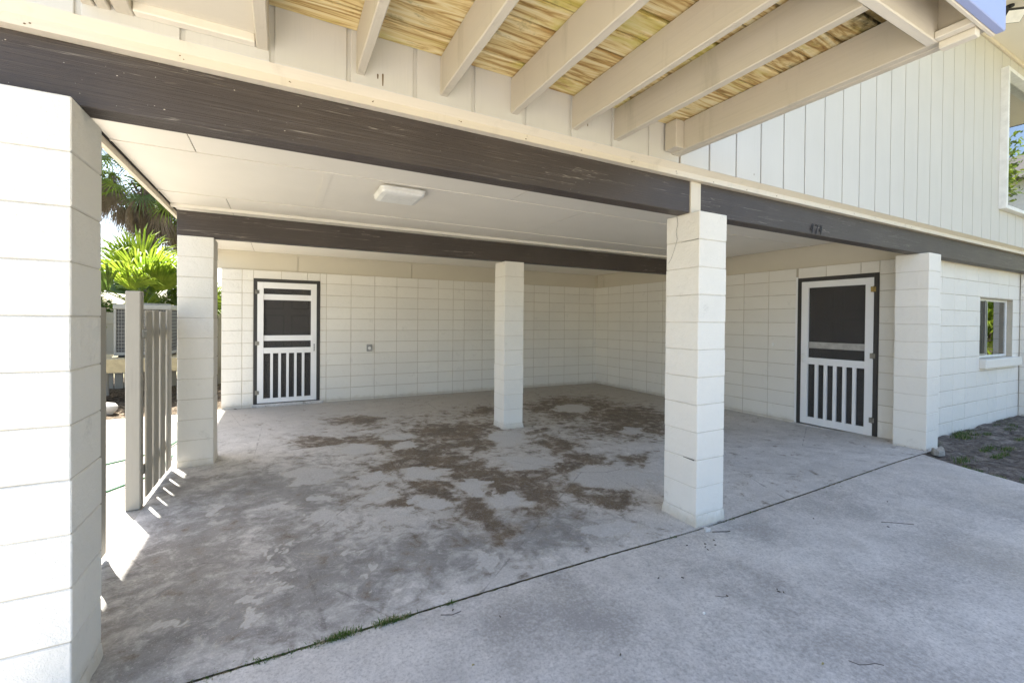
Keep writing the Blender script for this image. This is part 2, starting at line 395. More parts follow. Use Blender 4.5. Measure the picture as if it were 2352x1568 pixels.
PALE=[(1.73,3.98,0.27,-0.13,-0.2,-0.28),(1.55,2.31,0.15,-0.07,-0.1,-0.11),(-2.18,0.89,0.11,-0.05,-0.01,-0.06),(-2.02,0.77,0.04,-0.02,-0.02,-0.07),(-2.08,1.0,0.04,-0.02,-0.01,-0.05),(-1.9,1.99,0.13,-0.07,-0.02,-0.12),(-1.43,1.93,0.19,-0.09,-0.04,-0.14),(-1.19,1.4,0.14,-0.07,-0.06,-0.13),(-1.57,1.25,0.16,-0.08,-0.03,-0.1),(-1.04,0.99,0.14,-0.07,-0.08,-0.16),(-1.84,1.12,0.05,-0.03,-0.02,-0.07),(-2.04,1.19,0.06,-0.03,-0.01,-0.06),(-1.96,1.58,0.07,-0.04,-0.01,-0.07),(-2.29,1.18,0.06,-0.03,-0.01,-0.06),(-2.27,0.39,0.04,-0.02,-0.01,-0.06),(-1.54,0.26,0.05,-0.02,-0.03,-0.06),(-0.44,1.82,0.25,-0.12,-0.1,-0.18),(0.02,1.08,0.29,-0.14,-0.18,-0.22),(-2.43,2.39,0.22,-0.11,-0.02,-0.29),(-2.41,1.33,0.11,-0.05,-0.01,-0.11),(-2.42,1.72,0.08,-0.04,-0.0,-0.07),(-2.73,1.0,0.03,-0.02,0.0,-0.1),(-2.73,1.66,0.1,-0.05,0.0,-0.07),(-3.15,1.88,0.09,-0.04,0.01,-0.07),(-2.68,0.7,0.09,-0.05,0.0,-0.04),(-2.73,0.58,0.09,-0.04,0.0,-0.03),(-2.79,0.47,0.05,-0.03,0.0,-0.06),(-2.84,0.33,0.04,-0.02,0.0,-0.04),(-3.14,0.46,0.06,-0.03,0.01,-0.06),(-3.25,0.15,0.02,-0.01,0.01,-0.03),(-1.37,3.37,0.22,-0.11,-0.04,-0.17),(-1.94,3.02,0.22,-0.11,-0.03,-0.19),(-0.16,2.71,0.2,-0.1,-0.17,-0.33),(-1.43,2.96,0.12,-0.06,-0.03,-0.11),(-2.32,0.72,0.02,-0.01,-0.01,-0.08),(-0.59,0.25,0.2,-0.1,-0.07,-0.08),(0.23,0.92,0.19,-0.09,-0.16,-0.17)]
DARK=[(-1.17,0.41,0.32,-0.16,-0.1,-0.18),(-1.88,0.45,0.32,-0.16,-0.07,-0.22),(-2.56,0.9,0.37,-0.19,-0.02,-0.36),(-2.98,0.45,0.33,-0.17,0.03,-0.32),(-2.85,2.2,0.4,-0.2,0.02,-0.58),(-3.23,0.3,0.21,-0.11,0.04,-0.2),(-3.22,1.5,0.32,-0.16,0.07,-0.46),(-2.47,0.35,0.21,-0.11,-0.02,-0.21),(-0.9,0.37,0.28,-0.14,-0.11,-0.16),(-3.45,2.5,0.2,-0.1,0.06,-0.37)]

def make_floor():
    xs = lin(-3.64, 4.09, .02); ys = lin(-.028, 6.31, .02)
    o = grid_mesh("carport_floor", xs, ys, floor_z, M_slab)
    X, Y = np.meshgrid(np.array(xs), np.array(ys)); X = X.ravel(); Y = Y.ravel()
    def field(bl, soft):
        a = np.zeros_like(X)
        for cx, cy, ax, ay, bx, by in bl:
            M = np.array([[ax, bx], [ay, by]]); d = np.linalg.det(M)
            if abs(d) < 1e-5: M = M+np.array([[.02, 0], [0, .02]])
            L = np.linalg.inv(M)
            u = L[0, 0]*(X-cx)+L[0, 1]*(Y-cy); v = L[1, 0]*(X-cx)+L[1, 1]*(Y-cy)
            r = np.sqrt(u*u+v*v)
            a = np.maximum(a, 1/(1+np.exp((r-1)*soft)))
        return a
    rs = np.random.RandomState(5)
    def vnoise(fx, fy):
        g = rs.rand(256, 256); u = (X+20)*fx; v = (Y+20)*fy; i = np.floor(u).astype(int); j = np.floor(v).astype(int); a = u-i; b = v-j
        a = a*a*(3-2*a); b = b*b*(3-2*b); i %= 255; j %= 255
        return (g[i, j]*(1-a)+g[i+1, j]*a)*(1-b)+(g[i, j+1]*(1-a)+g[i+1, j+1]*a)*b-.5
    def fbm(f): return sum(vnoise(f*2**k*.83, f*2**k)*.55**k for k in range(4))
    X0, Y0 = X, Y
    X, Y = X0+.34*fbm(2.6), Y0+.40*fbm(2.6); br = field([(a, b, c*1.3, d*1.3, e*1.3, f*1.3) for a, b, c, d, e, f in BROWN], 3.0); wide = field([(-.95, 2.3, .95, -.3, -.4, -1.15), (1.2, 3.2, .9, -.3, -.4, -1.0), (-.75, .95, .7, -.3, -.1, -.45), (-1.9, 2.2, .35, -.1, 0, -1.0), (-.3, 4.3, 1.6, 0, 0, .5)], 3.0); br = np.maximum(br, wide*.36)
    X, Y = X0+.15*fbm(7), Y0+.17*fbm(7); brp = field(PALE, 7)
    X = X+.05*fbm(16)*1.3; Y = Y+.05*fbm(16)*1.3
    pl = field(PALE, 6.0); dk = np.maximum(field(DARK, 2.6), field([(-3.15, 1.3, .55, 0, 0, 1.6), (-2.5, .45, .9, 0, 0, .42), (-1.35, .5, .9, 0, 0, .33), (-2.6, 2.0, .5, 0, 0, 1.0)], 3.0)*.85)
    pl = np.clip(pl, 0, 1)
    X, Y = X0, Y0; br = br*(1-.85*brp)
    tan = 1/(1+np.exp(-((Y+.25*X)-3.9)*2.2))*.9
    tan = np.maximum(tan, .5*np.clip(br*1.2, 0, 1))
    for nm, arr in (("brown", br), ("pale", pl), ("dark", dk), ("tan", tan)):
        at = o.data.attributes.new(nm, 'FLOAT', 'POINT'); at.data.foreach_set("value", arr.astype(np.float32))
    kind(o, 'structure')
make_floor()
mb = MB()   # slab edges
mb.box(-3.64, 4.09, -.028, -.0275, -.2, -.02); mb.box(-3.645, -3.64, -.028, 6.3, -.2, -.003)
kind(mb.build("slab_edge", M_slab), 'structure')
# driveway in front
def xe(y): return 3.60+(y+.03)*.45 + .03*math.sin(y*5.1)
def make_drive():
    def wp(u, v):
        x0, x1 = -9.0, xe(v)
        wob = 0
        if v > -.06: v = v + .0035*mnoise.noise(Vector((u*260, 0, 0)))*2+.002*math.sin(u*2311)
        return (x0+(x1-x0)*u, v)
    us = lin(0, 1, .002); vs_ = lin(-.9, -.0385, .04)
    vs_ = lin(-14, -1, .5)[:-1]+vs_
    def z(x, y): return floor_z(x, min(y, 0))*(1 if y > -1 else max(0, 1+(y+1)/3)) - .003 + .006*math.sin(x*1.3+y*.8)*math.exp(-abs(y))*0
    return kind(grid_mesh("driveway", us, vs_, z, M_drive, wp), 'structure')
make_drive()
mb = MB()
for k in range(60):
    a, b = -9+k*12.7/60, -9+(k+1)*12.7/60; za, zb = floor_z(a, 0)-.009, floor_z(b, 0)-.009
    mb.quad((a, -.056, za), (b, -.056, zb), (b, -.02, zb), (a, -.02, za))
kind(mb.build("joint_soil", M_jdirt), 'structure')
# side path in the sun
def path_z(x, y): return -.012
o = grid_mesh("side_path", lin(-7.5, -3.652, .25), lin(.0, 6.2, .25), path_z, M_path); kind(o, 'structure')
# soil bed on the right
def make_soil():
    def wp(u, v): return (xe(v)-.05+u*9, v)
    def z(x, y):
        e = min(1, (x-xe(y))/.25)
        return .030*max(0, e)+.0+.030*(mnoise.noise(Vector((x*3, y*3, 0)))+.5*mnoise.noise(Vector((x*11, y*11, 1))))*max(.1, min(1, e)) + .035*ss((x-4)/4)*ss((y+1.5)/1.5)
    return kind(grid_mesh("soil_bed", lin(0, 1, .007), lin(-5, .25, .035), z, M_soil, wp), 'structure')
make_soil()
# mulch behind the path
def mulch_z(x, y): return -.02+.05*mnoise.noise(Vector((x*4, y*4, 3)))
def mulch_mat():
    m = NT("bark_mulch"); a = m.noise(1.0, 6, .75, m.mapp((14, 40, 10), rot=(0, 0, .3)), dist=1.0)
    return m.fin(m.ramp(a, [(.4, (.03, .022, .016)), (.52, (.10, .075, .05)), (.62, (.36, .30, .22))]), .9, m.bump(a, .9, .03), .1)
o = grid_mesh("mulch_bed", lin(-9, -3.3, .06), lin(6.2, 12, .06), mulch_z, mulch_mat()); kind(o, 'structure')

# ------------------------------------------------------------------ block masonry
def split(r, h):
    """rect minus hole -> rects"""
    a0, a1, b0, b1 = r; c0, c1, d0, d1 = h
    if c0 >= a1 or c1 <= a0 or d0 >= b1 or d1 <= b0: return [r]
    out = []
    if c0 > a0: out.append((a0, c0, b0, b1))
    if c1 < a1: out.append((c1, a1, b0, b1))
    m0, m1 = max(a0, c0), min(a1, c1)
    if d0 > b0: out.append((m0, m1, b0, d0))
    if d1 < b1: out.append((m0, m1, d1, b1))
    return [q for q in out if q[1]-q[0] > .012 and q[3]-q[2] > .012]
def block_face(mb, r, T, proud, rnd, gap=.0036, ch=.004):
    u0, u1, v0, v1 = r; u0 += gap; u1 -= gap; v0 += gap; v1 -= gap
    if u1-u0 < .02 or v1-v0 < .02: return
    pr = proud+rnd.uniform(-.0012, .0012)
    # outline with wobble along the long edges
    nu = max(1, int((u1-u0)/.07)); nv = max(1, int((v1-v0)/.07)); P = []
    for i in range(nu): P.append((u0+(u1-u0)*i/nu, v0))
    for i in range(nv): P.append((u1, v0+(v1-v0)*i/nv))
    for i in range(nu): P.append((u1-(u1-u0)*i/nu, v1))
    for i in range(nv): P.append((u0, v1-(v1-v0)*i/nv))
    cu, cv = (u0+u1)/2, (v0+v1)/2
    tilt = (rnd.uniform(-.006, .006), rnd.uniform(-.006, .006)); V = []; n = len(P)
    J = [(rnd.uniform(-.0014, .0014), rnd.uniform(-.0014, .0014)) for _ in P]
    for (u, v), (a, b) in zip(P, J): V.append(T(u+a, v+b, .0))
    for (u, v), (a, b) in zip(P, J):
        iu = u+a+(ch if u < cu else -ch); iv = v+b+(ch if v < cv else -ch)
        V.append(T(iu, iv, pr+tilt[0]*(u-cu)+tilt[1]*(v-cv)))
    F = [[n+i for i in range(n)]]
    for i in range(n): F.append([i, (i+1) % n, n+(i+1) % n, n+i])
    mb.tone = rnd.uniform(-1, 1)*.999+.0005; mb.add(V, F, 0); mb.tone = 0.0
def block_wall(mb, us, vs_, holes, T, depth=.2, proud=.0042, seed=1):
    rnd = random.Random(seed)
    for i in range(len(us)-1):
        for j in range(len(vs_)-1):
            rs = [(us[i], us[i+1], vs_[j], vs_[j+1])]
            for h in holes: rs = [q for r in rs for q in split(r, h)]
            for r in rs: block_face(mb, r, T, proud, rnd)
    rs = [(us[0], us[-1], vs_[0], vs_[-1])]
    for h in holes: rs = [q for r in rs for q in split(r, h)]
    for a0, a1, b0, b1 in rs: mb.box(a0, a1, b0, b1, -depth, 0, 1, T=lambda u, v, w: T(u, v, w))
def beds(top, first, step, bottom):
    v = [top, top-first]
    while v[-1]-step > bottom+.05: v.append(v[-1]-step)
    v.append(bottom); return sorted(v)
H = 2.295; BASEB = beds(H, .178, .2085, -.05)
CB = "block walls painted off white"
# back wall, faces -y : u=x, v=z, w=-y
YB, XR = 6.291, 4.068
Tb = lambda u, v, w: (u, YB-w, v)
back = empty("block_wall", "long back wall of painted concrete blocks with a screen door near its left end", "wall", (0.2, YB+.1, 0), CB)
mb = MB()
ub = [-3.56, -3.272, -3.11, -2.698, -2.288, -1.985, -1.568, -1.147, -.736, -.325, .095, .406, .65, 1.06, 1.48, 1.90, 2.322, 2.727, 3.147, 3.563, 3.985, XR+.02]
DOOR1 = (-3.11, -2.09, -.06, 2.155)
block_wall(mb, ub, BASEB, [DOOR1], Tb, seed=3)
mb.build("masonry", [M_block, M_joint], back)
Tr = lambda u, v, w: (XR-w, -u, v)      # right wall faces -x ; u=-y
right = empty("block_wall", "right side wall of painted concrete blocks with the screen door beside the end pillar", "wall", (XR+.1, 3.3, 0), CB)
mb = MB()
ur = sorted([-y for y in (YB, 5.844, 5.431, 5.02, 4.60, 4.186, 3.77, 3.35, 2.855, 2.439, 2.023, 1.607, 1.206, .788, .583, .26)])
DOOR2 = (-1.58, -.583, -.06, 2.142)
block_wall(mb, ur, BASEB, [DOOR2], Tr, seed=5)
mb.build("masonry", [M_block, M_joint], right)
# lower front wall with the small window
YL = .22
Tl = lambda u, v, w: (u, YL-w, v)
lower = empty("block_wall", "exterior painted block wall with a small sliding window right of the end pillar", "wall", (5.8, YL+.1, 0), CB)
mb = MB()
ul = [4.09, 4.385, 4.79, 5.175, 5.57, 5.97, 6.385, 6.73, 7.16, 7.66]
WIN1 = (6.06, 7.36, 1.0, 1.87)
bl = [-.1, .0, .205, .413, .617, .826, 1.041, 1.256, 1.462, 1.672, 1.881, 2.09, 2.2945]
block_wall(mb, ul, bl, [WIN1], Tl, seed=8)
mb.build("masonry", [M_block, M_joint], lower)
stub = empty("block_wall", "projecting painted block return wall at the far right edge beyond the small window", "wall", (7.75, .0, 0), CB)
mb = MB()
Ts = lambda u, v, w: (7.655-w, -u, v)
block_wall(mb, [-.212, -.08], bl, [], Ts, seed=9)
mb.box(7.857, 8.9, .082, 6.4, -.1, 2.29, 1); mb.box(4.27, 7.856, 6.2, 6.4, -.1, 2.29, 1)  # solid boxes out of view, added to close off sun leaks
mb.build("masonry", [M_block, M_joint], stub)

# pillars
def pillar(name, label, x0, y0, wx, wy, beds_, seed, base=True, crack=False):
    rnd = random.Random(seed); mb = MB()
    mb.box(x0+.005, x0+wx-.005, y0+.005, y0+wy-.005, beds_[0], beds_[-1]-.003, 1)
    for j in range(len(beds_)-1):
        z0, z1 = beds_[j]+.0018, beds_[j+1]-(.0018 if j < len(beds_)-2 else .0)
        e = [rnd.uniform(-.0022, .0022) for _ in range(4)]
        if j == 0 and base:   # rough mortar bed
            n = 10; X0, X1, Y0, Y1 = x0-.004, x0+wx+.004, y0-.004, y0+wy+.004
            per = [(X0+(X1-X0)*i/n, Y0) for i in range(n)]+[(X1, Y0+(Y1-Y0)*i/n) for i in range(n)]+[(X1-(X1-X0)*i/n, Y1) for i in range(n)]+[(X0, Y1-(Y1-Y0)*i/n) for i in range(n)]
            V = []; cx, cy = x0+wx/2, y0+wy/2; m = len(per)
            for k, (off, z) in enumerate(((.010, z0-.02), (.004, z0+.03), (-.004, z1), (-.02, z1+.004))):
                for (px, py) in per:
                    d = Vector((px-cx, py-cy)).normalized()*(off+rnd.uniform(-.005, .005)); V.append((px+d.x, py+d.y, z))
            F = [[k*m+i, k*m+(i+1) % m, (k+1)*m+(i+1) % m, (k+1)*m+i] for k in range(3) for i in range(m)]
            mb.add(V, F, 0); continue
        mb.tone = rnd.uniform(-1, 1); mb.box(x0+e[0], x0+wx+e[1], y0+e[2], y0+wy+e[3], z0, z1, 0, ch=.004); mb.tone = 0.0
    if crack:             # step crack on the face towards the camera's left
        pts = [(.205, 2.29), (.196, 2.235), (.212, 2.18), (.20, 2.12), (.215, 2.075), (.232, 2.03), (.255, 1.98), (.285, 1.94)]
        for (a, b), (c, d) in zip(pts, pts[1:]):
            w = .0012
            mb.quad((x0-.0035, y0+a-w, b), (x0-.0035, y0+a+w, b), (x0-.0035, y0+c+w, d), (x0-.0035, y0+c-w, d), 2)
        mb.quad((x0-.0035, y0+.0, 2.09), (x0-.0035, y0+.0, 2.093), (x0-.0035, y0+.16, 2.088), (x0-.0035, y0+.16, 2.086), 2)
        mb.quad((x0-.0035, y0+.02, .462), (x0-.0035, y0+.02, .470), (x0-.0035, y0+.12, .469), (x0-.0035, y0+.12, .466), 2)
    o = mb.build(name, [M_block, M_jointp, M_crack])
    return tag(o, label, "pillar", "painted block pillars holding the beams")
PB = [-.03]+[H-.2032*k for k in range(11, -1, -1)]
pillar("block_pillar", "large foreground block pillar at the left edge of the picture", -3.72, 0, .332, .31, PB, 1)
pillar("block_pillar", "free standing front block pillar with a crack near its top, under the cream beam splice", 0, 0, .30, .31, PB, 2, crack=True)
pillar("block_pillar", "block pillar at the right front corner of the carport beside the screen door", 3.778, 0, .305, .31, PB, 3)
pillar("block_pillar", "slim free standing block pillar in the middle of the carport under the inner beam", -.004, 3.143, .30, .31, PB, 4)
pillar("block_pillar", "block pillar behind the picket fence under the left end of the inner beam", -3.605, 3.143, .30, .31, PB, 5)

# ------------------------------------------------------------------ beams
def beam(label, x0, x1, y0, y1, z0, z1, scabs=0, seed=1):
    mb = MB(); mb.box(x0, x1, y0, y1, z0, z1, 0, ch=.004)
    rnd = random.Random(seed)
    for _ in range(scabs):
        cx, cz = rnd.uniform(x0+.1, min(x1, x0+1.2)), rnd.uniform(z0+.03, z1-.03); s = rnd.uniform(.001, .003)
        P = [(cx+math.cos(t)*s*rnd.uniform(.6, 1.5), y0-.0012, cz+math.sin(t)*s*rnd.uniform(.3, .8)) for t in [k*math.pi/3 for k in range(6)]]
        mb.add(P, [list(range(6))], 1)
    o = mb.build("timber_beam", [M_beam, M_trim]); return tag(o, label, "beam", "dark brown timber beams")
ZB = 2.532
beam("long dark front beam with scuffed paint, left of the cream splice block", -3.75, -.002, .088, .205, H+.001, ZB, 14, 4)
bo = beam("dark front beam carrying the house number, right of the cream splice block", .112, 7.9, .088, .205, H+.001, ZB, 0, 2)
beam("dark inner beam resting on the middle pillar under the ceiling", -3.61, 4.06, 3.153, 3.27, H+.001, 2.545, 0, 3)
mb = MB(); mb.box(.001, .109, .080, .205, H+.001, 2.531, 0, ch=.003)
tag(mb.build("splice_block", M_trim), "cream wooden splice block standing on the front pillar between two dark beams", "wood block")
# house number 474
num = empty("house_number", "dark metal house number 474 screwed to the front beam near the right door", "house number", (1.67, .086, 2.35))
def digit(kind_, x, s=1.0):
    mb = MB(); y = .082
    P = lambda a, b: (x+a*.046*s+b*.012, y, 2.302+b*.092*s)
    if kind_ == '4':
        mb.tube([P(.30, 1.0), P(.18, .72), P(.02, .42), P(.30, .36), P(.62, .37), P(.92, .42)], [.002, .003, .0035, .003, .003, .002], 6)
        mb.tube([P(.66, .98), P(.60, .6), P(.56, .3), P(.50, .02)], [.002, .0038, .0038, .002], 6)
    else:
        mb.tube([P(.0, .78), P(.08, .95), P(.35, .92), P(.62, .90), P(.92, 1.0)], [.0025, .0035, .003, .003, .0025], 6)
        mb.tube([P(.92, 1.0), P(.66, .66), P(.46, .36), P(.40, .02)], [.0025, .003, .004, .004], 6)
    return mb.build("digit", M_iron, num)
digit('4', 1.570); digit('7', 1.640); digit('4', 1.712)

# ------------------------------------------------------------------ house: upper storey, ceiling
house = empty("house", "upper storey clad in off white vertical siding over the open carport", "house", (1.5, 3.0, 2.5))
XL, XE = -3.70, 9.0
# siding, front face y=0
WIN2 = (5.84, 7.5, 3.04, 4.93)
def siding():
    mb = MB(); gw = .008
    gr = [.099+.3045*k for k in range(0, 30)]+[-.83-.3175*k for k in range(0, 9)]+[-.512, -.208]
    gr = sorted(g for g in gr if XL < g < XE); edges = [XL]+gr+[XE]
    for a, b in zip(edges, edges[1:]):
        g = gw if a > -.3 else .011
        for r in split((a+gw, b-g, 2.602, 5.2), WIN2): mb.box(r[0], r[1], .0, .02, r[2], r[3], 0, ch=.0025)
    for r in split((-.3, XE, 2.60, 5.2), WIN2): mb.box(r[0], r[1], .012, .12, r[2], r[3], 1)
    mb.box(XL, -.301, .010, .12, 2.60, 5.2, 0)
    for x, z, L in ((-2.286, 2.668, .02), (-2.262, 2.675, .055), (-1.02, 2.70, .012), (.62, 2.66, .01)):   # rusty nail drips
        mb.add([(x-.004, -.0009, z), (x, -.0009, z+.006), (x+.004, -.0009, z), (x+.0025, -.0009, z-L), (x-.0025, -.0009, z-L)], [[0, 1, 2, 3, 4]], 2)
    return mb.build("siding_wall", [M_siding, M_groove, M_knot], house)
siding()
mb = MB()
mb.box(XL, XL+.1, .121, 6.6, 2.61, 5.2); mb.box(XL+.1, XE, 6.5, 6.6, 2.61, 5.2); mb.box(XE-.1, XE, .121, 6.5, 2.61, 5.2)
mb.build("side_walls", M_siding, house)
# ledge trim: front strip + cant
prof = [(.045, ZB+.001), (.045, 2.572), (.002, 2.6015), (.125, 2.6015), (.125, ZB+.001)]
mb = MB(); xs = [XL, XE]
V = [(x, y, z) for x in xs for (y, z) in prof]; n = len(prof)
mb.add(V, [[i, (i+1) % n, n+(i+1) % n, n+i] for i in range(n)]+[list(range(n)), [n+i for i in range(n)]])
rnd = random.Random(3)
for k in range(24):      # nail heads and knots along the strip
    cx = -3.5+k*.41+rnd.uniform(-.03, .03)
    for q in range(2):
        s = rnd.uniform(.0015, .0042); cz = 2.552+rnd.uniform(-.01, .01); ax = cx+rnd.uniform(-.012, .012)
        mb.add([(ax+math.cos(t)*s*1.3, .0438, cz+math.sin(t)*s) for t in [j*math.pi/3+.3 for j in range(6)]], [list(range(6))], 1)
mb.build("ledge_trim", [M_trim, M_knot], house)
# ceiling panels
def ceiling():
    mb = MB(); ZC = 2.60; rows = [(.205, 1.43, [-3.66, -3.21, -.82, 1.62, 4.06]), (1.43, 2.65, [-3.66, -2.38, .05, 2.49, 4.06]),
                                  (2.65, 3.86, [-3.66, -3.16, -.73, 1.71, 4.06]), (3.86, 5.08, [-3.66, -2.38, .05, 2.49, 4.06]), (5.08, 6.30, [-3.66, -3.1, -.8, 1.6, 4.06])]
    rnd = random.Random(6)
    for y0, y1, xx in rows:
        for a, b in zip(xx, xx[1:]):
            t = rnd.uniform(0, .0015); mb.box(a+.003, b-.003, y0+.003, y1-.003, ZC-t, ZC+.008, 0)
    mb.box(-3.68, 4.2, .206, 6.28, ZC+.0085, ZC+.05, 1)
    for y in (1.43, 2.65): mb.box(-3.655, 4.055, y-.012, y+.012, ZC-.008, ZC-.002, 0)
    mb.box(-2.412, -2.352, 1.445, 2.635, ZC-.005, ZC-.0018, 0)
    mb.box(-3.655, 4.055, 3.120, 3.150, ZC-.035, ZC-.003, 0)
    return mb.build("ceiling", [M_ceil, M_crack], house)
ceiling()
mb = MB(); mb.box(-3.70, -3.668, .125, 6.5, 2.545, 2.62, 0); mb.box(-3.667, -3.66, .125, 6.5, 2.59, 2.612, 1)
mb.build("edge_trim", [M_trim, M_crack], house)
mb = MB()
mb.box(-3.62, 4.15, YB+.051, YB+.07, H+.0005, 2.63); mb.box(4.06, 4.089, YB-.02, YB+.0505, H+.0006, 2.62); mb.box(4.121, 4.14, .21, 6.35, H+.0005, 2.63)
for a, b in ((-3.62, -2.45), (-2.44, -.45), (-.44, 1.95), (1.96, 4.06)): mb.box(a, b, YB+.02, YB+.05, H+.0005, 2.598)
mb.box(-3.62, 4.06, YB-.005, YB+.019, 2.565, 2.597)
mb.box(4.09, 4.12, .21, 4.0, H+.0005, 2.66); mb.box(4.09, 4.12, 4.01, 6.28, H+.0005, 2.66)
mb.box(4.062, 4.089, 6.02, 6.09, H+.001, 2.597)
mb.build("frieze_panel", M_frieze, house)
# soffit, crown strip, roof; unseen rear overhang lengthened to block the sun
mb = MB(); mb.box(-4.62, 9.4, -1.15, -.001, 5.2, 5.22); mb.box(-4.62, XL, .0, 6.599, 5.2, 5.22); mb.box(-4.62, 9.4, 6.6, 9.1, 5.2, 5.22)
mb.build("soffit", M_ceil, house)
mb = MB(); mb.box(XL, XE, -.028, -.001, 5.15, 5.199, ch=.004); mb.build("crown_trim", M_trim, house)
mb = MB()
mb.add([(-4.66, -1.2, 5.2), (9.45, -1.2, 5.2), (9.45, 9.2, 5.2), (-4.66, 9.2, 5.2), (-4.66, -1.2, 5.36), (9.45, -1.2, 5.36), (9.45, 9.2, 5.36), (-4.66, 9.2, 5.36), (-4.66, 2.9, 6.1), (9.45, 2.9, 6.1)],
       [[0, 1, 5, 4], [1, 2, 6, 9, 5], [2, 3, 7, 6], [3, 0, 4, 8, 7], [4, 5, 9, 8], [8, 9, 6, 7]])
ob = mb.build("roof", M_shingle, house)
mb = MB(); mb.box(-4.12, 9.42, .13, 9.1, 5.225, 5.25); mb.build("attic_floor", M_ceil, house)
mb = MB(); mb.box(4.2, 8.95, .206, 6.45, 2.296, 2.36); mb.box(-3.66, 8.95, .206, 6.48, 2.66, 2.75); mb.build("light_stop_slabs", M_ceil, house)  # unseen slabs added to stop sun leaking in above the walls

# windows ------------------------------------------------------------
def window(parent, x0, x1, z0, z1, yf, fw, proud, room_depth, split_x=None, curtain=True, sill=None, screen_left=False):
    mb = MB()
    mb.box(x0, x0+fw, yf-proud, yf+.05, z0, z1, ch=.003); mb.box(x1-fw, x1, yf-proud, yf+.05, z0, z1, ch=.003)
    mb.box(x0+fw, x1-fw, yf-proud+.002, yf+.05, z1-fw, z1, ch=.003); mb.box(x0+fw, x1-fw, yf-proud+.002, yf+.05, z0, z0+fw, ch=.003)
    if split_x: mb.box(split_x-fw*.6, split_x+fw*.6, yf-proud+.004, yf+.045, z0+fw, z1-fw, ch=.003)
    wd = mb.build("window", M_vinyl, parent)
    mb = MB(); mb.box(x0+fw, x1-fw, yf+.012, yf+.016, z0+fw, z1-fw); mb.build("pane", M_glass, wd)
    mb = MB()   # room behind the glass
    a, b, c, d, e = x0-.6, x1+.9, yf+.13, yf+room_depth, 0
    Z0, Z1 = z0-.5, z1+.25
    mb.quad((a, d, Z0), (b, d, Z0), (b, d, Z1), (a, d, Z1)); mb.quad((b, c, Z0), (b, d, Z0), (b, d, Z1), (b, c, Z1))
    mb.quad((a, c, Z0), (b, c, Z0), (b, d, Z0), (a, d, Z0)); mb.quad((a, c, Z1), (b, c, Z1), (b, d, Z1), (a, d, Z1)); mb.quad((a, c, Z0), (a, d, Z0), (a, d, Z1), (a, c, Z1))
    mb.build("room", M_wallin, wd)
    return wd
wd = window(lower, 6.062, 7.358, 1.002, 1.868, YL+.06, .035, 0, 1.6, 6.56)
mb = MB(); mb.box(6.10, 6.535, YL+.055, YL+.058, 1.05, 1.83); mb.build("insect_screen", M_screen2, wd)
mb = MB(); mb.box(6.45, 6.475, YL+.05, YL+.075, 1.04, 1.84); mb.box(6.10, 6.45, YL+.05, YL+.075, 1.04, 1.065); mb.build("sash", M_alu, wd)
mb = MB(); mb.box(6.06, 7.50, YL-.075, YL+.055, .865, .995, 0, ch=.008); mb.build("sill", M_block, lower)
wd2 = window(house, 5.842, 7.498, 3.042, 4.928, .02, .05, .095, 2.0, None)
mb = MB(); mb.box(5.93, 7.42, .06, .065, 4.0, 4.86); mb.build("roller_blind", M_curtain, wd2)

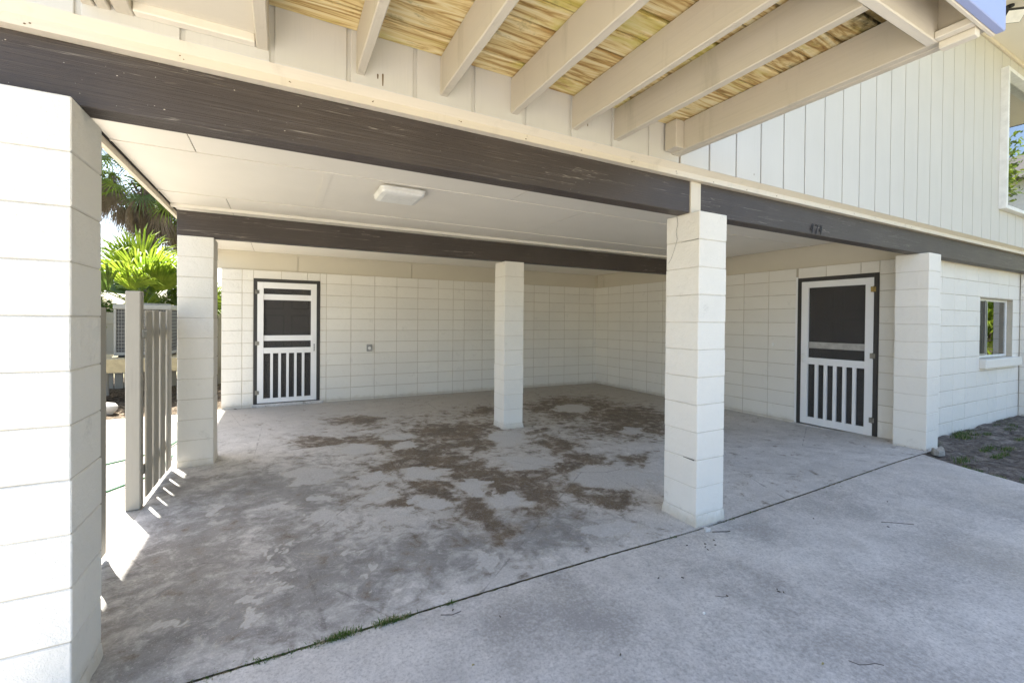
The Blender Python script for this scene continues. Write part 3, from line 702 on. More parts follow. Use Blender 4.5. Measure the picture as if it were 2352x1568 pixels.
# ------------------------------------------------------------------ screen doors
def screen_door(parent, u0, u1, v0, v1, T, hinge_left, toprail, crossbar_z, seedm):
    mb = MB(); fw = .055
    B_ = lambda a, b, c, d, e, f, mi=0, ch=.0: mb.box(a, b, c, d, e, f, mi, T=T, ch=ch)
    B_(u0, u0+fw, v0, v1, -.08, .010, ch=.003); B_(u1-fw, u1, v0, v1, -.08, .010, ch=.003); B_(u0+fw, u1-fw, v1-fw, v1, -.08, .009, ch=.003)
    B_(u0+.012, u0+.03, v0, v1-.012, .0101, .016); B_(u1-.03, u1-.012, v0, v1-.012, .0101, .016)
    mb.build("door_frame", M_frame_dk, parent)
    # inner panelled door
    mb = MB(); a0, a1 = u0+fw+.001, u1-fw-.001
    mb.box(a0, a1, v0, v1-fw-.001, -.12, -.075, T=T)
    wdt = a1-a0
    for (pz0, pz1) in ((.12, .75), (.85, 1.55), (1.65, 1.95)):
        for (q0, q1) in ((.13, .44), (.56, .87)):
            c0, c1 = a0+wdt*q0, a0+wdt*q1
            for (x0, x1, y0, y1) in ((c0, c1, pz0, pz0+.02), (c0, c1, pz1-.02, pz1), (c0, c0+.02, pz0+.02, pz1-.02), (c1-.02, c1, pz0+.02, pz1-.02)):
                mb.box(x0, x1, y0, y1, -.0749, -.066, 1, T=T)  # panel mouldings coloured dark in place of relief shading
    mb.build("inner_door", [M_door_dk, M_frame_dk], parent)
    mb = MB(); d0, d1 = u0+.055, u1-.055; e0, e1 = v0+.015, v1-.057; sw = .092; Z = (-.022, .012)
    def q(a, b, c, d, off=0): mb.box(a, b, c, d, Z[0], Z[1]-off, T=T, ch=.0025)
    q(d0, d0+sw, e0, e1); q(d1-sw, d1, e0, e1)
    q(d0+sw, d1-sw, 1.996, e1, .001); q(d0+sw, d1-sw, .897, .992, .001); q(d0+sw, d1-sw, e0, .135, .001)
    if toprail: mb.box(d0+sw, d1-sw, 1.802, 1.898, -.02, -.004, T=T)
    if crossbar_z is not None and toprail: mb.box(d0+sw, d1-sw, 1.108, 1.20, -.02, -.004, T=T)
    iw = d1-d0-2*sw
    for k in range(1, 6):
        c = d0+sw+iw*k/6; mb.box(c-.0205, c+.0205, .135, .897, -.018, .009, T=T, ch=.002)
    dr = mb.build("screen_door", M_white, parent)
    mb = MB(); mb.box(d0+sw-.005, d1-sw+.005, .992, 1.999, -.0245, -.0235, T=T); mb.box(d0+sw-.005, d1-sw+.005, .13, .90, -.0245, -.0235, T=T)
    mb.build("screen_mesh", M_screen if toprail else M_screen2, dr)
    if not toprail:
        mb = MB(); mb.box(d0+sw, d1-sw, 1.128, 1.218, -.02, -.006, T=T, ch=.002); mb.build("push_bar", M_alu, dr)
    hu = d0 if hinge_left else d1
    for k, hz in enumerate((1.93, 1.07, .24)):
        mb = MB()
        mb.box(hu-.032, hu-.006, hz-.035, hz+.035, .0161, .0185, T=T); mb.box(hu+.004, hu+.03, hz-.03, hz+.03, .0121, .0150, T=T)
        pp = [T(hu, hz-.04, .019), T(hu, hz+.04, .019)]; mb.tube(pp, .0055, 8)
        mb.build("hinge", (M_brass if (k == 0 and not toprail) else M_metal), dr)
    hx = d1-.04 if hinge_left else d0+.035
    mb = MB(); mb.tube([T(hx, .925, .012), T(hx, .935, .035), T(hx, .985, .042), T(hx, 1.035, .035), T(hx, 1.045, .012)], .006 if toprail else .008, 8)
    mb.build("handle", M_iron if toprail else M_plastic, dr, smooth=True)
screen_door(back, DOOR1[0], DOOR1[1], .045, DOOR1[3], Tb, True, True, 1, 1)
screen_door(right, DOOR2[0], DOOR2[1], .020, DOOR2[3], Tr, False, False, None, 2)
mb = MB(); mb.box(-3.13, -2.03, YB-.05, YB+.12, -.02, .044, 0, ch=.012); mb.build("threshold", M_slab, back)
mb = MB(); mb.box(XR-.045, XR+.12, .42, 1.62, -.02, .019, 0, ch=.008); mb.build("threshold", M_slab, right)
# white casing left of door 2
mb = MB(); mb.box(DOOR2[0]-.03, DOOR2[0]-.002, .0, DOOR2[3]+.02, .0005, .009, T=Tr); mb.build("door_casing", M_white, right)

# outlet, doorbell, ceiling lamp, floodlight
ot = empty("outdoor_outlet", "small grey weatherproof outlet box on the back wall right of the screen door", "outlet", (-1.245, YB-.01, .955))
mb = MB(); mb.box(-1.292, -1.196, .893, 1.022, .0055, .040, T=lambda u, v, w: (u, YB-w, v), ch=.006); mb.build("box", M_alu, ot)
mb = MB()
P = []
for k in range(16):
    t = 2*math.pi*k/16; P.append((-1.244+.026*math.cos(t), YB-.046, .955+.026*math.sin(t)))
Q = [(x, YB-.040, z) for x, y, z in P]
mb.add(P+Q, [list(range(16))]+[[i, (i+1) % 16, 16+(i+1) % 16, 16+i] for i in range(16)]); mb.build("cover_plate", M_plastic, ot)
db = MB(); db.box(-1.955, -1.928, 1.122, 1.185, .006, .020, T=Tr, ch=.004)
db.tube([Tr(-1.9415, 1.16, .0200), Tr(-1.9415, 1.16, .026)], .008, 12)
tag(db.build("doorbell", M_plastic), "white doorbell button on the right side wall left of its door", "doorbell")
lm = empty("ceiling_light", "white rounded square flush light on the carport ceiling", "ceiling light", (-1.79, 1.66, 2.6))
def rsq(cx, cy, h, r, z, n=6):
    out = []
    for (sx, sy, a0) in ((1, 1, 0), (-1, 1, 90), (-1, -1, 180), (1, -1, 270)):
        for k in range(n+1):
            t = R(a0+90*k/n); out.append((cx+sx*(h-r)+r*math.cos(t), cy+sy*(h-r)+r*math.sin(t), z))
    return out
def rings(mb, rs, mi=0):
    n = len(rs[0]); b = [v for r in rs for v in r]
    mb.add(b, [[k*n+i, k*n+(i+1) % n, (k+1)*n+(i+1) % n, (k+1)*n+i] for k in range(len(rs)-1) for i in range(n)]+[[(len(rs)-1)*n+i for i in range(n)]], mi)
mb = MB(); rings(mb, [rsq(-1.79, 1.66, .155, .03, 2.598), rsq(-1.79, 1.66, .155, .03, 2.582)]); mb.build("base", M_plastic, lm)
mb = MB(); rings(mb, [rsq(-1.79, 1.66, .19, .035, 2.581), rsq(-1.79, 1.66, .182, .035, 2.572), rsq(-1.79, 1.66, .182, .035, 2.553), rsq(-1.79, 1.66, .172, .035, 2.537), rsq(-1.79, 1.66, .14, .03, 2.528)]); mb.build("diffuser", M_lens, lm, smooth=False)
# ------------------------------------------------------------------ deck overhead
deck = empty("deck", "raised timber deck overhead with cream painted joists and algae stained planks", "deck", (-1.8, -.75, 2.65))
JB, JT = 2.646, 2.838
def joist(x0, x1, y0=-.001, y1=-1.364, z0=JB, z1=JT, sag=0):
    mb = MB(); n = 10; rnd = random.Random(int(abs(x0)*1000)); V = []
    for k in range(n+1):
        y = y0+(y1-y0)*k/n; d = rnd.uniform(-.0012, .0012)
        c = .004
        V += [(x0+d, y, z0+c), (x0+c+d, y, z0), (x1-c+d, y, z0), (x1+d, y, z0+c), (x1+d, y, z1), (x0+d, y, z1)]
    F = [[k*6+i, k*6+(i+1) % 6, (k+1)*6+(i+1) % 6, (k+1)*6+i] for k in range(n) for i in range(6)]+[list(range(6)), [n*6+i for i in range(6)]]
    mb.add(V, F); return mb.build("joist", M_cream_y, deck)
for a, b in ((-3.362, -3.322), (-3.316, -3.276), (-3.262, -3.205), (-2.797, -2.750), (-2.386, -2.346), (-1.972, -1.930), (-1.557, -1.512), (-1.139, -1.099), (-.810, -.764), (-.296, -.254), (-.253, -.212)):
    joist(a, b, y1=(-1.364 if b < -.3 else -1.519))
mb = MB(); mb.box(-.372, -.2975, -.11, -.012, 2.652, JT-.001, ch=.003); mb.build("blocking", M_cream_y, deck)
mb = MB(); mb.box(-3.36, -.297, -1.404, -1.3655, JB-.001, JT+.0, ch=.004); mb.build("rim_beam", M_cream_x, deck)
mb = MB(); mb.box(-.335, -.2975, -1.519, -1.4045, JB, JB+.03, ch=.003); mb.box(-.2965, -.254, -1.516, -1.405, JB-.03, JB-.001, ch=.003); mb.build("filler_strip", M_cream_x, deck)
mb = MB(); mb.box(-3.40, -.165, -1.5335, -1.5205, JB-.006, 2.93, ch=.002); mb.build("rim_trim", M_cream_x, deck)
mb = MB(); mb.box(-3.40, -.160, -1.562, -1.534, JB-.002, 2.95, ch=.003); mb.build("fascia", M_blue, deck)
mb = MB(); mb.box(-3.40, -.208, -.022, -.002, JB-.012, JB+.018, ch=.003) if False else mb.box(-3.203, -2.799, -.045, -.0012, JB, JB+.05, ch=.004)
mb.build("ledger", M_cream_x, deck)
mb = MB(); mb.box(-3.204, -2.798, -1.364, -.0455, JB+.035, JB+.05); mb.box(-3.275, -3.263, -1.364, -.002, JB+.02, JB+.03)
mb.build("soffit_panel", M_frieze, deck)
# plank underside, one mesh, each plank with its own tone
def planks():
    mb = MB(); rnd = random.Random(11); y = -.0015; tones = []
    while y > -1.53:
        w_ = .1385; t = rnd.uniform(-1, 1); dz = rnd.uniform(0, .011)
        cut = rnd.choice([-.785, -1.12, -1.95, -2.37, None])
        segs = [(-3.38, -.20)] if cut is None else [(-3.38, cut-.002), (cut+.002, -.20)]
        for a, b in segs:
            n0 = len(mb.f); mb.box(a, b, max(y-w_, -1.5195), y, JT+.0015+dz, JT+.04, ch=.004); tones += [t+rnd.uniform(-.3, .3)]*(len(mb.f)-n0)
        y -= w_+.011
    mb.box(-3.37, -.21, -1.518, -.003, JT+.0445, JT+.05, 1); tones += [0]*6  # dark sheet added above the planks, blocks sky light in the gaps
    o = mb.build("planks", [M_deck, M_crack], deck, fixn=True)
    at = o.data.attributes.new("tone", 'FLOAT', 'FACE'); at.data.foreach_set("value", np.array(tones, dtype=np.float32))
    return o
planks()

# floodlight on the soffit
fl = empty("floodlight", "small square LED floodlight hanging from the roof soffit at the top right corner", "floodlight", (4.80, -.34, 5.205))
def fT(c, ax_tilt, yaw):
    m = Matrix.Translation(c) @ Matrix.Rotation(yaw, 4, 'Z') @ Matrix.Rotation(ax_tilt, 4, 'X')
    return lambda x, y, z: tuple(m @ Vector((x, y, z)))
T = fT((4.80, -.36, 5.065), R(52), R(-40))
mb = MB(); mb.box(-.10, .10, -.018, .03, -.075, .075, T=T, ch=.008)
for k in range(9): mb.box(-.085+k*.0205, -.078+k*.0205, .0305, .05, -.06, .06, T=T)
mb.build("housing", M_iron, fl)
mb = MB(); mb.box(-.088, .088, -.0225, -.0185, -.066, .066, T=T, ch=.001); mb.build("lens", M_lens, fl)
mb = MB(); mb.tube([(4.80, -.33, 5.199), (4.80, -.33, 5.13), (4.80, -.335, 5.10)], .012, 8); mb.tube([(4.80, -.33, 5.199), (4.80, -.33, 5.185)], .04, 14)
mb.tube([T(-.105, .01, 0), T(-.105, .085, .02), T(.105, .085, .02), T(.105, .01, 0)], .006, 6); mb.build("bracket", M_iron, fl)

# ------------------------------------------------------------------ side fence, gate post
def picket_panel(parent, ys, x, z0, z1, rnd, w=.135, th=.016):
    for y in ys:
        mb = MB(); tz = z1+rnd.uniform(-.01, .01); a = rnd.uniform(-.006, .011)
        mb.box(x+a, x+th+a, y, y+w, z0, tz, ch=.004); mb.build("picket", M_gate, parent)
rnd = random.Random(4)
fp = empty("picket_fence", "short greige picket fence between the loose gate post and the second row block pillar", "fence", (-3.68, 2.65, 0))
picket_panel(fp, [2.285, 2.505, 2.725, 2.945], -3.664, .035, 1.545, rnd, .168)
mb = MB(); mb.box(-3.710, -3.670, 2.235, 3.142, 1.31, 1.40, ch=.004); mb.build("rail", M_gate, fp)
mb = MB(); mb.box(-3.710, -3.670, 2.235, 3.142, .22, .31, ch=.004); mb.build("rail", M_gate, fp)
mb = MB(); mb.box(-3.755, -3.662, 2.14, 2.232, -.01, 1.685, ch=.006)
mb.build("post", M_gate, fp)
mb = MB(); mb.box(-3.661, -3.652, 2.17, 2.27, 1.325, 1.39, ch=.002); mb.tube([(-3.648, 2.19, 1.375), (-3.648, 2.25, 1.375)], .006, 6); mb.build("latch", M_acbody, fp)
fq = empty("picket_fence", "greige picket fence behind the large foreground pillar, only its end board showing", "fence", (-3.70, .85, 0))
picket_panel(fq, [.32, .585, .85, 1.115], -3.668, .035, 1.545, rnd, .205)
mb = MB(); mb.box(-3.710, -3.670, .315, 1.39, 1.31, 1.40, ch=.004); mb.build("rail", M_gate, fq)
mb = MB(); mb.box(-3.710, -3.670, .315, 1.39, .22, .31, ch=.004); mb.build("rail", M_gate, fq)

# ------------------------------------------------------------------ things in the side yard
pl = empty("equipment_platform", "raised treated timber platform carrying the air conditioner in the side yard", "platform", (-5.1, 8.2, 0))
mb = MB()
for k in range(11): mb.box(-6.4, -4.0, 7.60+k*.13, 7.722+k*.13, .735, .765, ch=.003)
mb.build("decking", M_pt, pl)
mb = MB(); mb.box(-6.4, -4.0, 7.57, 7.599, .535, .764, ch=.003); mb.build("fascia_board", M_pt, pl)
for x, y in ((-6.3, 7.65), (-4.15, 7.65), (-6.3, 8.9), (-4.15, 8.9), (-5.75, 8.9)):
    mb = MB(); mb.box(x, x+.09, y, y+.09, -.05, .734, ch=.004); mb.build("leg", M_greyboard, pl)
ac = empty("air_conditioner", "square outdoor air conditioner with dark coil behind a wire grille", "air conditioner", (-4.93, 8.4, .765))
X0, X1, Y0, Y1 = -5.34, -4.52, 8.0, 8.8
mb = MB()
mb.box(X0, X1, Y0, Y1, .80, .86, ch=.008); mb.box(X0-.01, X1+.01, Y0-.01, Y1+.01, 1.63, 1.72, ch=.012)
for x in (X0, X1-.035):
    for y in (Y0, Y1-.035): mb.box(x, x+.035, y, y+.035, .8601, 1.6299)
mb.build("cabinet", M_acbody, ac)
mb = MB(); mb.box(X0+.03, X1-.03, Y0+.03, Y1-.03, .861, 1.629); mb.build("coil", M_accoil, ac)
mb = MB()
for k in range(12):
    z = .90+k*.062
    mb.tube([(X0-.004, Y0-.004, z), (X1+.004, Y0-.004, z), (X1+.004, Y1, z), (X0-.004, Y1, z), (X0-.004, Y0-.004, z)], .0035, 4)
for k in range(20):
    x = X0+.03+k*(X1-X0-.06)/19; mb.tube([(x, Y0-.002, .86), (x, Y0-.002, 1.63)], .0022, 4)
    mb.tube([(X0-.002, Y0+.03+k*.039, .86), (X0-.002, Y0+.03+k*.039, 1.63)], .0022, 4)
mb.build("wire_grille", M_acbody, ac)
mb = MB(); mb.tube([(-4.93, 8.4, 1.721), (-4.93, 8.4, 1.75)], .33, 24); mb.build("fan_guard", M_acbody, ac)
for x in (X0+.05, X1-.12):
    for y in (Y0+.05, Y1-.12):
        mb = MB(); mb.box(x, x+.07, y, y+.07, .766, .7999); mb.build("foot", M_iron, ac)
yf = empty("board_fence", "weathered board fence at the back of the side yard under the palms", "fence", (-5.5, 9.9, 0))
mb = MB(); rnd = random.Random(9); x = -9.0
while x < -3.0:
    w_ = rnd.uniform(.13, .145); mb.box(x, x+w_, 9.9, 9.925, -.05, 1.60+rnd.uniform(-.015, .015), ch=.003); x += w_+rnd.uniform(.008, .02)
mb.build("boards", M_gate, yf)
for z in (.3, 1.35):
    mb = MB(); mb.box(-9, -3, 9.86, 9.899, z, z+.09, ch=.003); mb.build("rail", M_gate, yf)
# buckets / stones in the mulch
def bowl(x, y, r, h, label, cat, mat):
    mb = MB(); rs = []
    for (k, zz) in ((.7, -.02), (1.0, h*.25), (1.05, h*.6), (.8, h*.9), (.3, h)):
        rs.append([(x+r*k*math.cos(t*math.pi/8)*(1+.07*math.sin(t*2.3)), y+r*k*math.sin(t*math.pi/8), zz) for t in range(16)])
    rings(mb, rs); o = mb.build("garden_stone", mat, smooth=True); return tag(o, label, cat)
bowl(-5.12, 6.72, .15, .16, "pale rounded garden stone in the mulch beneath the platform", "stone", M_stone)
# hoses across the path
for nm, pts in (("thin green hose lying across the sunlit path nearer the gate post", [(-6.6, .8, .012), (-5.3, 1.9, .011), (-4.4, 2.45, .011), (-3.995, 2.641, .011), (-3.894, 2.792, .011), (-3.75, 2.98, .011), (-3.72, 3.6, .011)]),
                ("thin green hose lying across the sunlit path farther from the gate post", [(-6.8, 2.6, .011), (-5.4, 3.15, .011), (-4.6, 3.4, .011), (-4.244, 3.551, .011), (-4.102, 3.659, .011), (-3.85, 3.9, .011), (-3.75, 4.6, .011)])):
    mb = MB(); mb.tube(pts, .011, 6); tag(mb.build("garden_hose", M_hose, smooth=True), nm, "hose", "green garden hoses")

# ------------------------------------------------------------------ palms
def fan_leaf(mb, hub, d, up, size, rnd, n=26, droop=.35, spread=118, mi=0, fold=.25, w=.030):
    d = d.normalized(); side = d.cross(up).normalized(); nrm = side.cross(d).normalized()
    for k in range(n):
        a = R(-spread+2*spread*k/(n-1)+rnd.uniform(-2, 2)); L = size*(1-.28*abs(a)/R(spread))*rnd.uniform(.9, 1.05)
        u = d*math.cos(a)+side*math.sin(a); v = (-d*math.sin(a)+side*math.cos(a))
        wd = w*size*1.25
        p0 = hub; pts = []
        for s in (0.05, .38, .7, 1.0):
            q = hub+u*L*s+nrm*(.10*L*math.sin(s*2.2)) - Vector((0, 0, 1))*droop*L*s*s*s*(.8+.4*rnd.random())
            pts.append(q)
        ws = (wd*.25, wd, wd*.75, wd*.06); V = []
        for q, ww in zip(pts, ws): V += [q-v*ww+nrm*ww*fold, q-nrm*ww*fold, q+v*ww+nrm*ww*fold]
        F = []
        for i in range(3):
            F += [[i*3, i*3+1, i*3+4, i*3+3], [i*3+1, i*3+2, i*3+5, i*3+4]]
        mb.add(V, F, mi)
def palm(label, base, th, R_, nl, nd, seed, mats=None, trunk_r=.14, upright=0.0, size=.85, pet=.75, group=None, name="palm_tree", cat="palm tree", low=.0, spr=118, drp=.35):
    rnd = random.Random(seed); base = Vector(base)
    o = empty(name, label, cat, base, group); top = base+Vector((0, 0, th))
    mb = MB(); pts = []; rr = []
    for k in range(12):
        t = k/11; pts.append(base+Vector((.08*math.sin(t*2), .05*math.sin(t*3), th*t-.1))); rr.append(trunk_r*(1.15-.25*t)*(1+rnd.uniform(-.05, .05)))
    mb.tube(pts, rr, 12)
    for k in range(int(th*14)):   # old leaf boots
        t = rnd.random(); a = rnd.uniform(0, 6.28); c = base+Vector((math.cos(a)*trunk_r, math.sin(a)*trunk_r, th*t))
        mb.tube([c, c+Vector((math.cos(a)*.10, math.sin(a)*.10, .16))], [.035, .012], 5)
    mb.build("trunk", M_bark, o)
    mb = MB()
    for k in range(nl):
        az = k*2.39996+rnd.uniform(-.2, .2); el = R(rnd.uniform(-15+low, 82)) if upright == 0 else R(rnd.uniform(upright, 86))
        d = Vector((math.cos(az)*math.cos(el), math.sin(az)*math.cos(el), math.sin(el)))
        L = pet*R_*rnd.uniform(.75, 1.1); hub = top+d*L-Vector((0, 0, .18*L*math.cos(el)))
        mb.tube([top, top+d*L*.5+Vector((0, 0, .04)), hub], [.018, .012, .009], 5)
        d2 = (d-Vector((0, 0, .35*math.cos(el)))).normalized(); sd_ = d2.cross(Vector((0, 0, 1))).normalized(); up = sd_.cross(d2)
        up = (up+sd_*rnd.uniform(-.7, .7)).normalized()
        fan_leaf(mb, hub, d2, up, size*R_*rnd.uniform(.8, 1.1), rnd, mi=(1 if rnd.random() < .3 else 0), droop=drp*rnd.uniform(.6, 1.4), spread=spr, w=(.015 if spr > 100 else .013))
    mb.build("crown", [M_palm, M_palmdk], o, fixn=False)
    if nd:
        mb = MB()
        for k in range(nd):
            az = k*2.39996+1+rnd.uniform(-.3, .3); el = R(rnd.uniform(-80, -25))
            d = Vector((math.cos(az)*math.cos(el), math.sin(az)*math.cos(el), math.sin(el)))
            st = top-Vector((0, 0, rnd.uniform(0, .35))); L = pet*R_*rnd.uniform(.6, 1.0); hub = st+d*L
            mb.tube([st, hub], [.014, .008], 5)
            d2 = (d+Vector((0, 0, -1.2))).normalized(); sd_ = d2.cross(Vector((rnd.uniform(-1, 1), rnd.uniform(-1, 1), .1))).normalized()
            fan_leaf(mb, hub, d2, (sd_.cross(d2)+Vector((rnd.uniform(-.6, .6), rnd.uniform(-.6, .6), rnd.uniform(-.6, .6)))).normalized(), size*R_*rnd.uniform(.5, .9), rnd, n=16, spread=rnd.uniform(45, 100), droop=.6, w=.018)
        mb.build("dead_skirt", M_dead, o, fixn=False)
    return o
palm("tall cabbage palm with grey dead skirt high behind the side fence, nearest the opening's middle", (-5.70, 11.6, 0), 4.75, .82, 44, 60, 3, trunk_r=.15, size=.80, pet=.95, low=-20)
palm("tall cabbage palm with hanging dead fronds, left behind the foreground pillar's edge", (-6.85, 11.9, 0), 5.5, .9, 40, 80, 5, trunk_r=.15, size=.80, pet=1.0, low=-20)
palm("tall cabbage palm mostly hidden behind the second row pillar, dead fronds hanging", (-5.0, 12.4, 0), 4.55, .85, 40, 60, 7, trunk_r=.15, size=.80, pet=.95, low=-20)
palm("young bright green fan palm with upright leaves right behind the air conditioner", (-5.25, 9.3, 0), 1.5, 1.6, 20, 0, 11, trunk_r=.12, upright=32, size=.95, pet=.55, name="fan_palm", cat="palm", spr=50, drp=.35)
palm("low bright green fan palm behind the side yard fence, left of the gate post", (-6.45, 10.5, 0), 1.05, .8, 20, 0, 13, trunk_r=.1, upright=5, size=.95, pet=.9, name="fan_palm", cat="palm", spr=75, drp=.5)
palm("low bright green fan palm behind the fence close to the second row pillar", (-4.55, 10.4, 0), 1.15, .95, 22, 0, 17, trunk_r=.1, upright=10, size=1.0, pet=.85, name="fan_palm", cat="palm", spr=65, drp=.5)
def shrub(label, c, r, n, seed, mats, name="shrub", group=None, leafs=.07, trunk=None, flat=.8):
    rnd = random.Random(seed); o = empty(name, label, "shrub" if name == "shrub" else "tree", (c[0], c[1], 0), group); C = Vector(c)
    mb = MB()
    if trunk:
        mb.tube([(c[0], c[1], -.1), (c[0]+.1, c[1], c[2]*.5), (c[0], c[1], c[2]+r*.2)], [trunk, trunk*.8, trunk*.4], 10)
        for k in range(9):
            a = k*.7+rnd.random(); q = C+Vector((math.cos(a)*r*.6, math.sin(a)*r*.6, rnd.uniform(-.2, .5)*r)); mb.tube([(c[0], c[1], c[2]*.6+k*.05*c[2]), (C+q)/2, q], [trunk*.4, trunk*.25, trunk*.08], 6)
    else:
        for k in range(7):
            a = k*.9; mb.tube([(c[0], c[1], -.05), (c[0]+math.cos(a)*r*.5, c[1]+math.sin(a)*r*.5, c[2])], [.02, .008], 5)
    mb.build("trunk" if trunk else "stems", M_bark, o)
    mb = MB(); cl = []
    for k in range(max(8, n//90)):
        while True:
            p = Vector((rnd.uniform(-1, 1), rnd.uniform(-1, 1), rnd.uniform(-1, 1)))
            if .35 < p.length < 1: break
        cl.append((C+Vector((p.x*r, p.y*r, p.z*r*flat)), r*rnd.uniform(.18, .34)))
    for k in range(n):
        cc, cr = cl[k % len(cl)]; p = Vector((rnd.gauss(0, .5), rnd.gauss(0, .5), rnd.gauss(0, .4)))*cr+cc
        if p.z < 0.02: continue
        a = Vector((rnd.uniform(-1, 1), rnd.uniform(-1, 1), rnd.uniform(-.6, .9))).normalized(); b = a.cross(Vector((rnd.uniform(-1, 1), rnd.uniform(-1, 1), rnd.uniform(-1, 1)))).normalized()
        L = leafs*rnd.uniform(.6, 1.3)
        mb.add([p, p+a*L*.5+b*L*.22, p+a*L, p+a*L*.5-b*L*.22], [[0, 1, 2, 3]], 1 if rnd.random() < .4 else 0)
    mb.build("crown" if trunk else "foliage", mats, o, fixn=False); return o
shrub("leafy green shrub against the side yard fence, left of the fan palms", (-6.9, 10.2, 1.35), .8, 3200, 3, [M_palm, M_palmdk], leafs=.13)
shrub("leafy green shrub behind the fence between two low fan palms", (-5.6, 11.0, 1.3), .8, 3200, 4, [M_palm, M_palmdk], leafs=.13)
shrub("leafy green shrub behind the fence nearest the second row pillar", (-4.3, 11.2, 1.5), .8, 2600, 5, [M_palm, M_palmdk], leafs=.13)
# across the driveway: seen only as reflections in the window glass
for k, (x, y, z, r) in enumerate(((16, -3.8, 6.2, 1.5), (19, -9.0, 5.0, 2.2), (25, -9, 4.2, 3.0), (13, -9, 1.2, 1.2), (33, -11, 5.5, 3.5))):
    lab = ["round leafy tree across the driveway nearest the house", "taller leafy tree across the driveway behind the nearest one", "broad leafy tree far across the driveway", "low rounded bush across the driveway", "largest leafy tree far down the street"][k]
    shrub(lab, (x, y, z), r, 16000, 20+k, [M_palm, M_palmdk], name="leafy_tree" if z > 2 else "shrub", leafs=.16, trunk=.2 if z > 2 else None)
palm("low fan palm across the driveway facing the small window", (13.2, -1.5, 0), 1.2, 1.3, 30, 0, 31, size=1.0, name="fan_palm", cat="palm")
palm("second low fan palm across the driveway, farther along than the first", (15.5, -2.0, 0), 1.0, 1.5, 30, 0, 33, size=1.0, name="fan_palm", cat="palm")

# ------------------------------------------------------------------ grass in the joint, soil tufts, litter
def tuft(mb, x, y, z, n, h, sp, rnd):
    for _ in range(n):
        px, py = x+rnd.gauss(0, sp), y+rnd.gauss(0, sp*.35 if sp < .2 else sp); a = rnd.uniform(0, 6.28); L = h*rnd.uniform(.4, 1.2); b = rnd.uniform(.2, 1.0)*L
        dx, dy = math.cos(a), math.sin(a); w_ = rnd.uniform(.0012, .0028)
        p0 = Vector((px, py, z)); p1 = p0+Vector((dx*b*.35, dy*b*.35, L*.6)); p2 = p0+Vector((dx*b, dy*b, L*rnd.uniform(.5, 1)))
        s = Vector((-dy, dx, 0))*w_
        mb.add([p0-s, p0+s, p1+s*.8, p1-s*.8, p2], [[0, 1, 2, 3], [3, 2, 4]], 1 if rnd.random() < (.22 if n > 5 else .7) else 0)
rnd = random.Random(21); mb = MB()
for (x, n, h, sp) in ((-2.94, 90, .014, .06), (-2.767, 90, .018, .035), (-2.70, 60, .012, .03), (-2.633, 80, .014, .03), (-2.52, 130, .020, .035), (-2.451, 220, .030, .03), (-2.40, 130, .022, .03), (-2.34, 60, .012, .03),
                      (-2.238, 230, .030, .030), (-2.19, 140, .022, .025), (-2.135, 120, .016, .025), (-2.0, 30, .01, .04), (-1.91, 90, .018, .018), (-.276, 45, .014, .02), (.358, 50, .012, .03), (.62, 40, .012, .04), (1.1, 50, .010, .1), (1.9, 60, .010, .15)):
    tuft(mb, x, -.037, floor_z(x, 0)-.012, int(n*.75), h+.008, sp, rnd)
for k in range(1900):
    x = rnd.uniform(-3.1, 3.4); tuft(mb, x, -.036, floor_z(x, 0)-.010, 2, .011, .008, rnd)
mb.v = mb.v; kind(mb.build("joint_grass", [M_grass, M_dry], fixn=False), 'stuff', "thin line of green and dry grass growing in the slab joint", "grass")
mb = MB()
for k in range(46):
    y = rnd.uniform(-.9, .17); x = rnd.uniform(xe(y)+.1, 8.0)
    if rnd.random() < .55: y = .19-abs(rnd.gauss(0, .14)); x = rnd.uniform(4.0, 8.0)
    tuft(mb, x, y, .03, rnd.randint(60, 200), .05, rnd.uniform(.04, .10), rnd)
for k in range(10): y = rnd.uniform(-1, -.1); tuft(mb, xe(y)+rnd.uniform(0, .12), y, .02, 90, .03, .04, rnd)
kind(mb.build("weed_clumps", [M_grass, M_dry], fixn=False), 'stuff', "patchy weeds and grass on the dark soil bed by the lower wall", "weeds")
mb = MB()
for k in range(3200):
    y = rnd.uniform(-1.2, .18); x = rnd.uniform(xe(y)+.02, 8.2); a = rnd.uniform(0, 3.14); L = rnd.uniform(.01, .05); z = .045+rnd.uniform(0, .02)+.035*ss((x-4)/4)*ss((y+1.5)/1.5)
    d = Vector((math.cos(a), math.sin(a), rnd.uniform(-.2, .2)))*L; s = Vector((-math.sin(a), math.cos(a), .2))*L*.2; p = Vector((x, y, z))
    mb.add([p, p+d*.5+s, p+d, p+d*.5-s], [[0, 1, 2, 3]], rnd.choice([0, 1, 1]))
kind(mb.build("leaf_litter", [M_twig, M_dead], fixn=False), 'stuff', "dead leaves and bark bits scattered over the soil bed", "leaf litter")
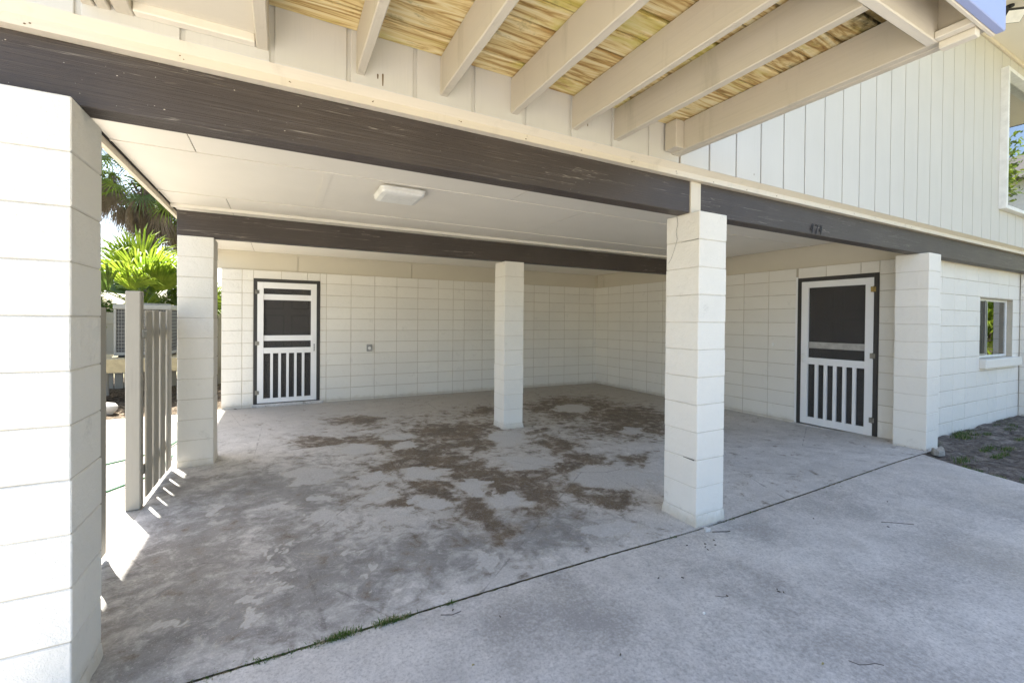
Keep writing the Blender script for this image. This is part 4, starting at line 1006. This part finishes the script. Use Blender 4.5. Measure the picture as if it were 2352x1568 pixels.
# small debris on the slab
def dz(x, y): return floor_z(x, min(y, 0))-(.003 if y < -.05 else 0)
seed0 = None; GS = "dark seed pods scattered on the driveway"
spots = [(-.232, -.773, .4), (-.236, -.739, 1.9), (-.25, -.757, 2.6), (-.541, -.651, .7), (1.232, -.662, 1), (-1.914, -.094, 2), (-.186, -.229, .2), (-.15, -.20, 1.2), (-.20, -.26, 2.2), (-.10, -.24, 2.9), (-.05, -.19, .9), (-.28, -.16, 1.5), (-1.354, -.717, .3), (-.62, -.42, 1.1), (-1.72, -.247, 2.4), (.9, -.33, .5), (-.75, -.36, .1), (1.75, -.45, 2)]
for i, (x, y, a) in enumerate(spots):
    if seed0 is None:
        mb = MB(); rs = []
        for t, r_ in ((-1, .05), (-.7, .7), (0, 1), (.7, .75), (1, .05)): rs.append([(.009*t, .0032*r_*math.cos(q*math.pi/3), .0032+.0032*r_*math.sin(q*math.pi/3)) for q in range(6)])
        rings(mb, rs); seed0 = mb.build("seed_pod", M_twig, smooth=True); o = seed0
    else: o = seed0.copy(); COL.objects.link(o)
    o.location = (x, y, dz(x, y)); o.rotation_euler = (0, 0, a*2)
    tag(o, "tiny dark seed pod lying on the driveway", "seed pod", GS)
def twig(label, pts, r=.0013):
    mb = MB(); mb.tube([(x, y, dz(x, y)+r) for x, y in pts], r, 5); tag(mb.build("twig", M_twig), label, "twig", "fallen twigs on the driveway")
twig("curved thin twig on the driveway at the bottom right of the picture", [(-.478, -1.20), (-.462, -1.235), (-.43, -1.25), (-.39, -1.262), (-.37, -1.285)])
twig("short thick dark twig beside the grass-free crack right of the front pillar", [(.045, -.105), (.09, -.125), (.14, -.15), (.17, -.155)], .0032)
twig("short dark twig lying in the middle of the driveway", [(-.60, -.62), (-.57, -.645), (-.545, -.655)])
twig("dark twig on the driveway well right of the front pillar", [(1.28, -.60), (1.36, -.66), (1.44, -.735)], .002)
twig("thin dry stem beside the grassy joint at the lower left", [(-1.98, -.10), (-1.93, -.125), (-1.88, -.12)], .0015)
def leaf_flat(label, x, y, s, mat):
    mb = MB(); z = dz(x, y)+.003
    mb.add([(x-s, y, z), (x-s*.2, y+s*.45, z+.004), (x+s, y+.2*s, z), (x, y-s*.4, z+.002)], [[0, 1, 2, 3]])
    mb.add([(x-s, y, z-.0015), (x-s*.2, y+s*.45, z+.0025), (x+s, y+.2*s, z-.0015), (x, y-s*.4, z+.0005)], [[3, 2, 1, 0]])
    tag(mb.build("fallen_leaf", mat, fixn=False), label, "leaf")
leaf_flat("small yellowish leaf on the driveway near the bottom edge", -.60, -1.16, .011, M_yleaf)
leaf_flat("small tan leaf on the driveway below the grassy joint", -1.96, -.474, .008, M_yleaf)
bp_ = MB(); rs = []
for k_, z_ in ((.6, 0), (1, .004), (.8, .009), (.2, .011)): rs.append([(-.782+.008*k_*math.cos(t), -.696+.007*k_*math.sin(t), dz(-.78, -.7)+z_) for t in [i*math.pi/4 for i in range(8)]])
rings(bp_, rs); tag(bp_.build("pebble", M_plastic, smooth=True), "small white pebble on the driveway left of the seed pods", "pebble")
# broken concrete piece at the foot of the right pillar
mb = MB(); c = Vector((3.80, -.10, .05)); rnd = random.Random(2)
b1 = [c+Vector((math.cos(t)*.075*rnd.uniform(.7, 1.2), math.sin(t)*.06*rnd.uniform(.7, 1.2), -.02)) for t in [i*math.pi/3.5 for i in range(7)]]
b2 = [p*1+Vector((rnd.uniform(-.01, .01), rnd.uniform(-.01, .01), .055+rnd.uniform(-.01, .035))) for p in b1]
mb.add([tuple(p) for p in b1+b2], [list(range(7, 14)), list(range(7))]+[[i, (i+1) % 7, 7+(i+1) % 7, 7+i] for i in range(7)])
tag(mb.build("concrete_chunk", M_path), "broken grey concrete chunk at the foot of the right front pillar", "rubble")
mb = MB(); c = Vector((.035, -.07, -.02)); b1 = [c+Vector((math.cos(t)*.028*rnd.uniform(.5, 1.3), math.sin(t)*.02*rnd.uniform(.5, 1.3), 0)) for t in [i*math.pi/3.5 for i in range(7)]]
b2 = [p+Vector((0, 0, .008+rnd.uniform(0, .012))) for p in b1]
mb.add([tuple(p) for p in b1+b2], [list(range(7, 14)), list(range(7))]+[[i, (i+1) % 7, 7+(i+1) % 7, 7+i] for i in range(7)])
tag(mb.build("concrete_chunk", M_stone), "small white concrete flake at the foot of the cracked front pillar", "rubble")

# neighbouring house across the driveway (reflected in the window glass)
nh = empty("house", "pale two storey neighbouring house far across the driveway", "house", (28, -6.5, 0))
mb = MB(); mb.box(24, 33, -13.5, .5, -.1, 7.4); mb.build("walls", M_vinyl, nh)
mb = MB(); mb.add([(23.4, -14.1, 7.4), (33.6, -14.1, 7.4), (33.6, 1.1, 7.4), (23.4, 1.1, 7.4), (28.5, -14.1, 9.6), (28.5, 1.1, 9.6)], [[0, 1, 4], [2, 3, 5], [0, 4, 5, 3], [1, 2, 5, 4], [0, 3, 2, 1]]); mb.build("roof", M_shingle, nh)
for y in (-12, -9, -6, -3, -.9):
    for z in (1.0, 4.3):
        mb = MB(); mb.box(23.94, 23.999, y-.05, y+1.15, z-.05, z+1.45); mb.box(23.92, 23.939, y+.05, y+1.05, z+.05, z+1.35, 1); mb.build("window", [M_white, M_iron], nh)
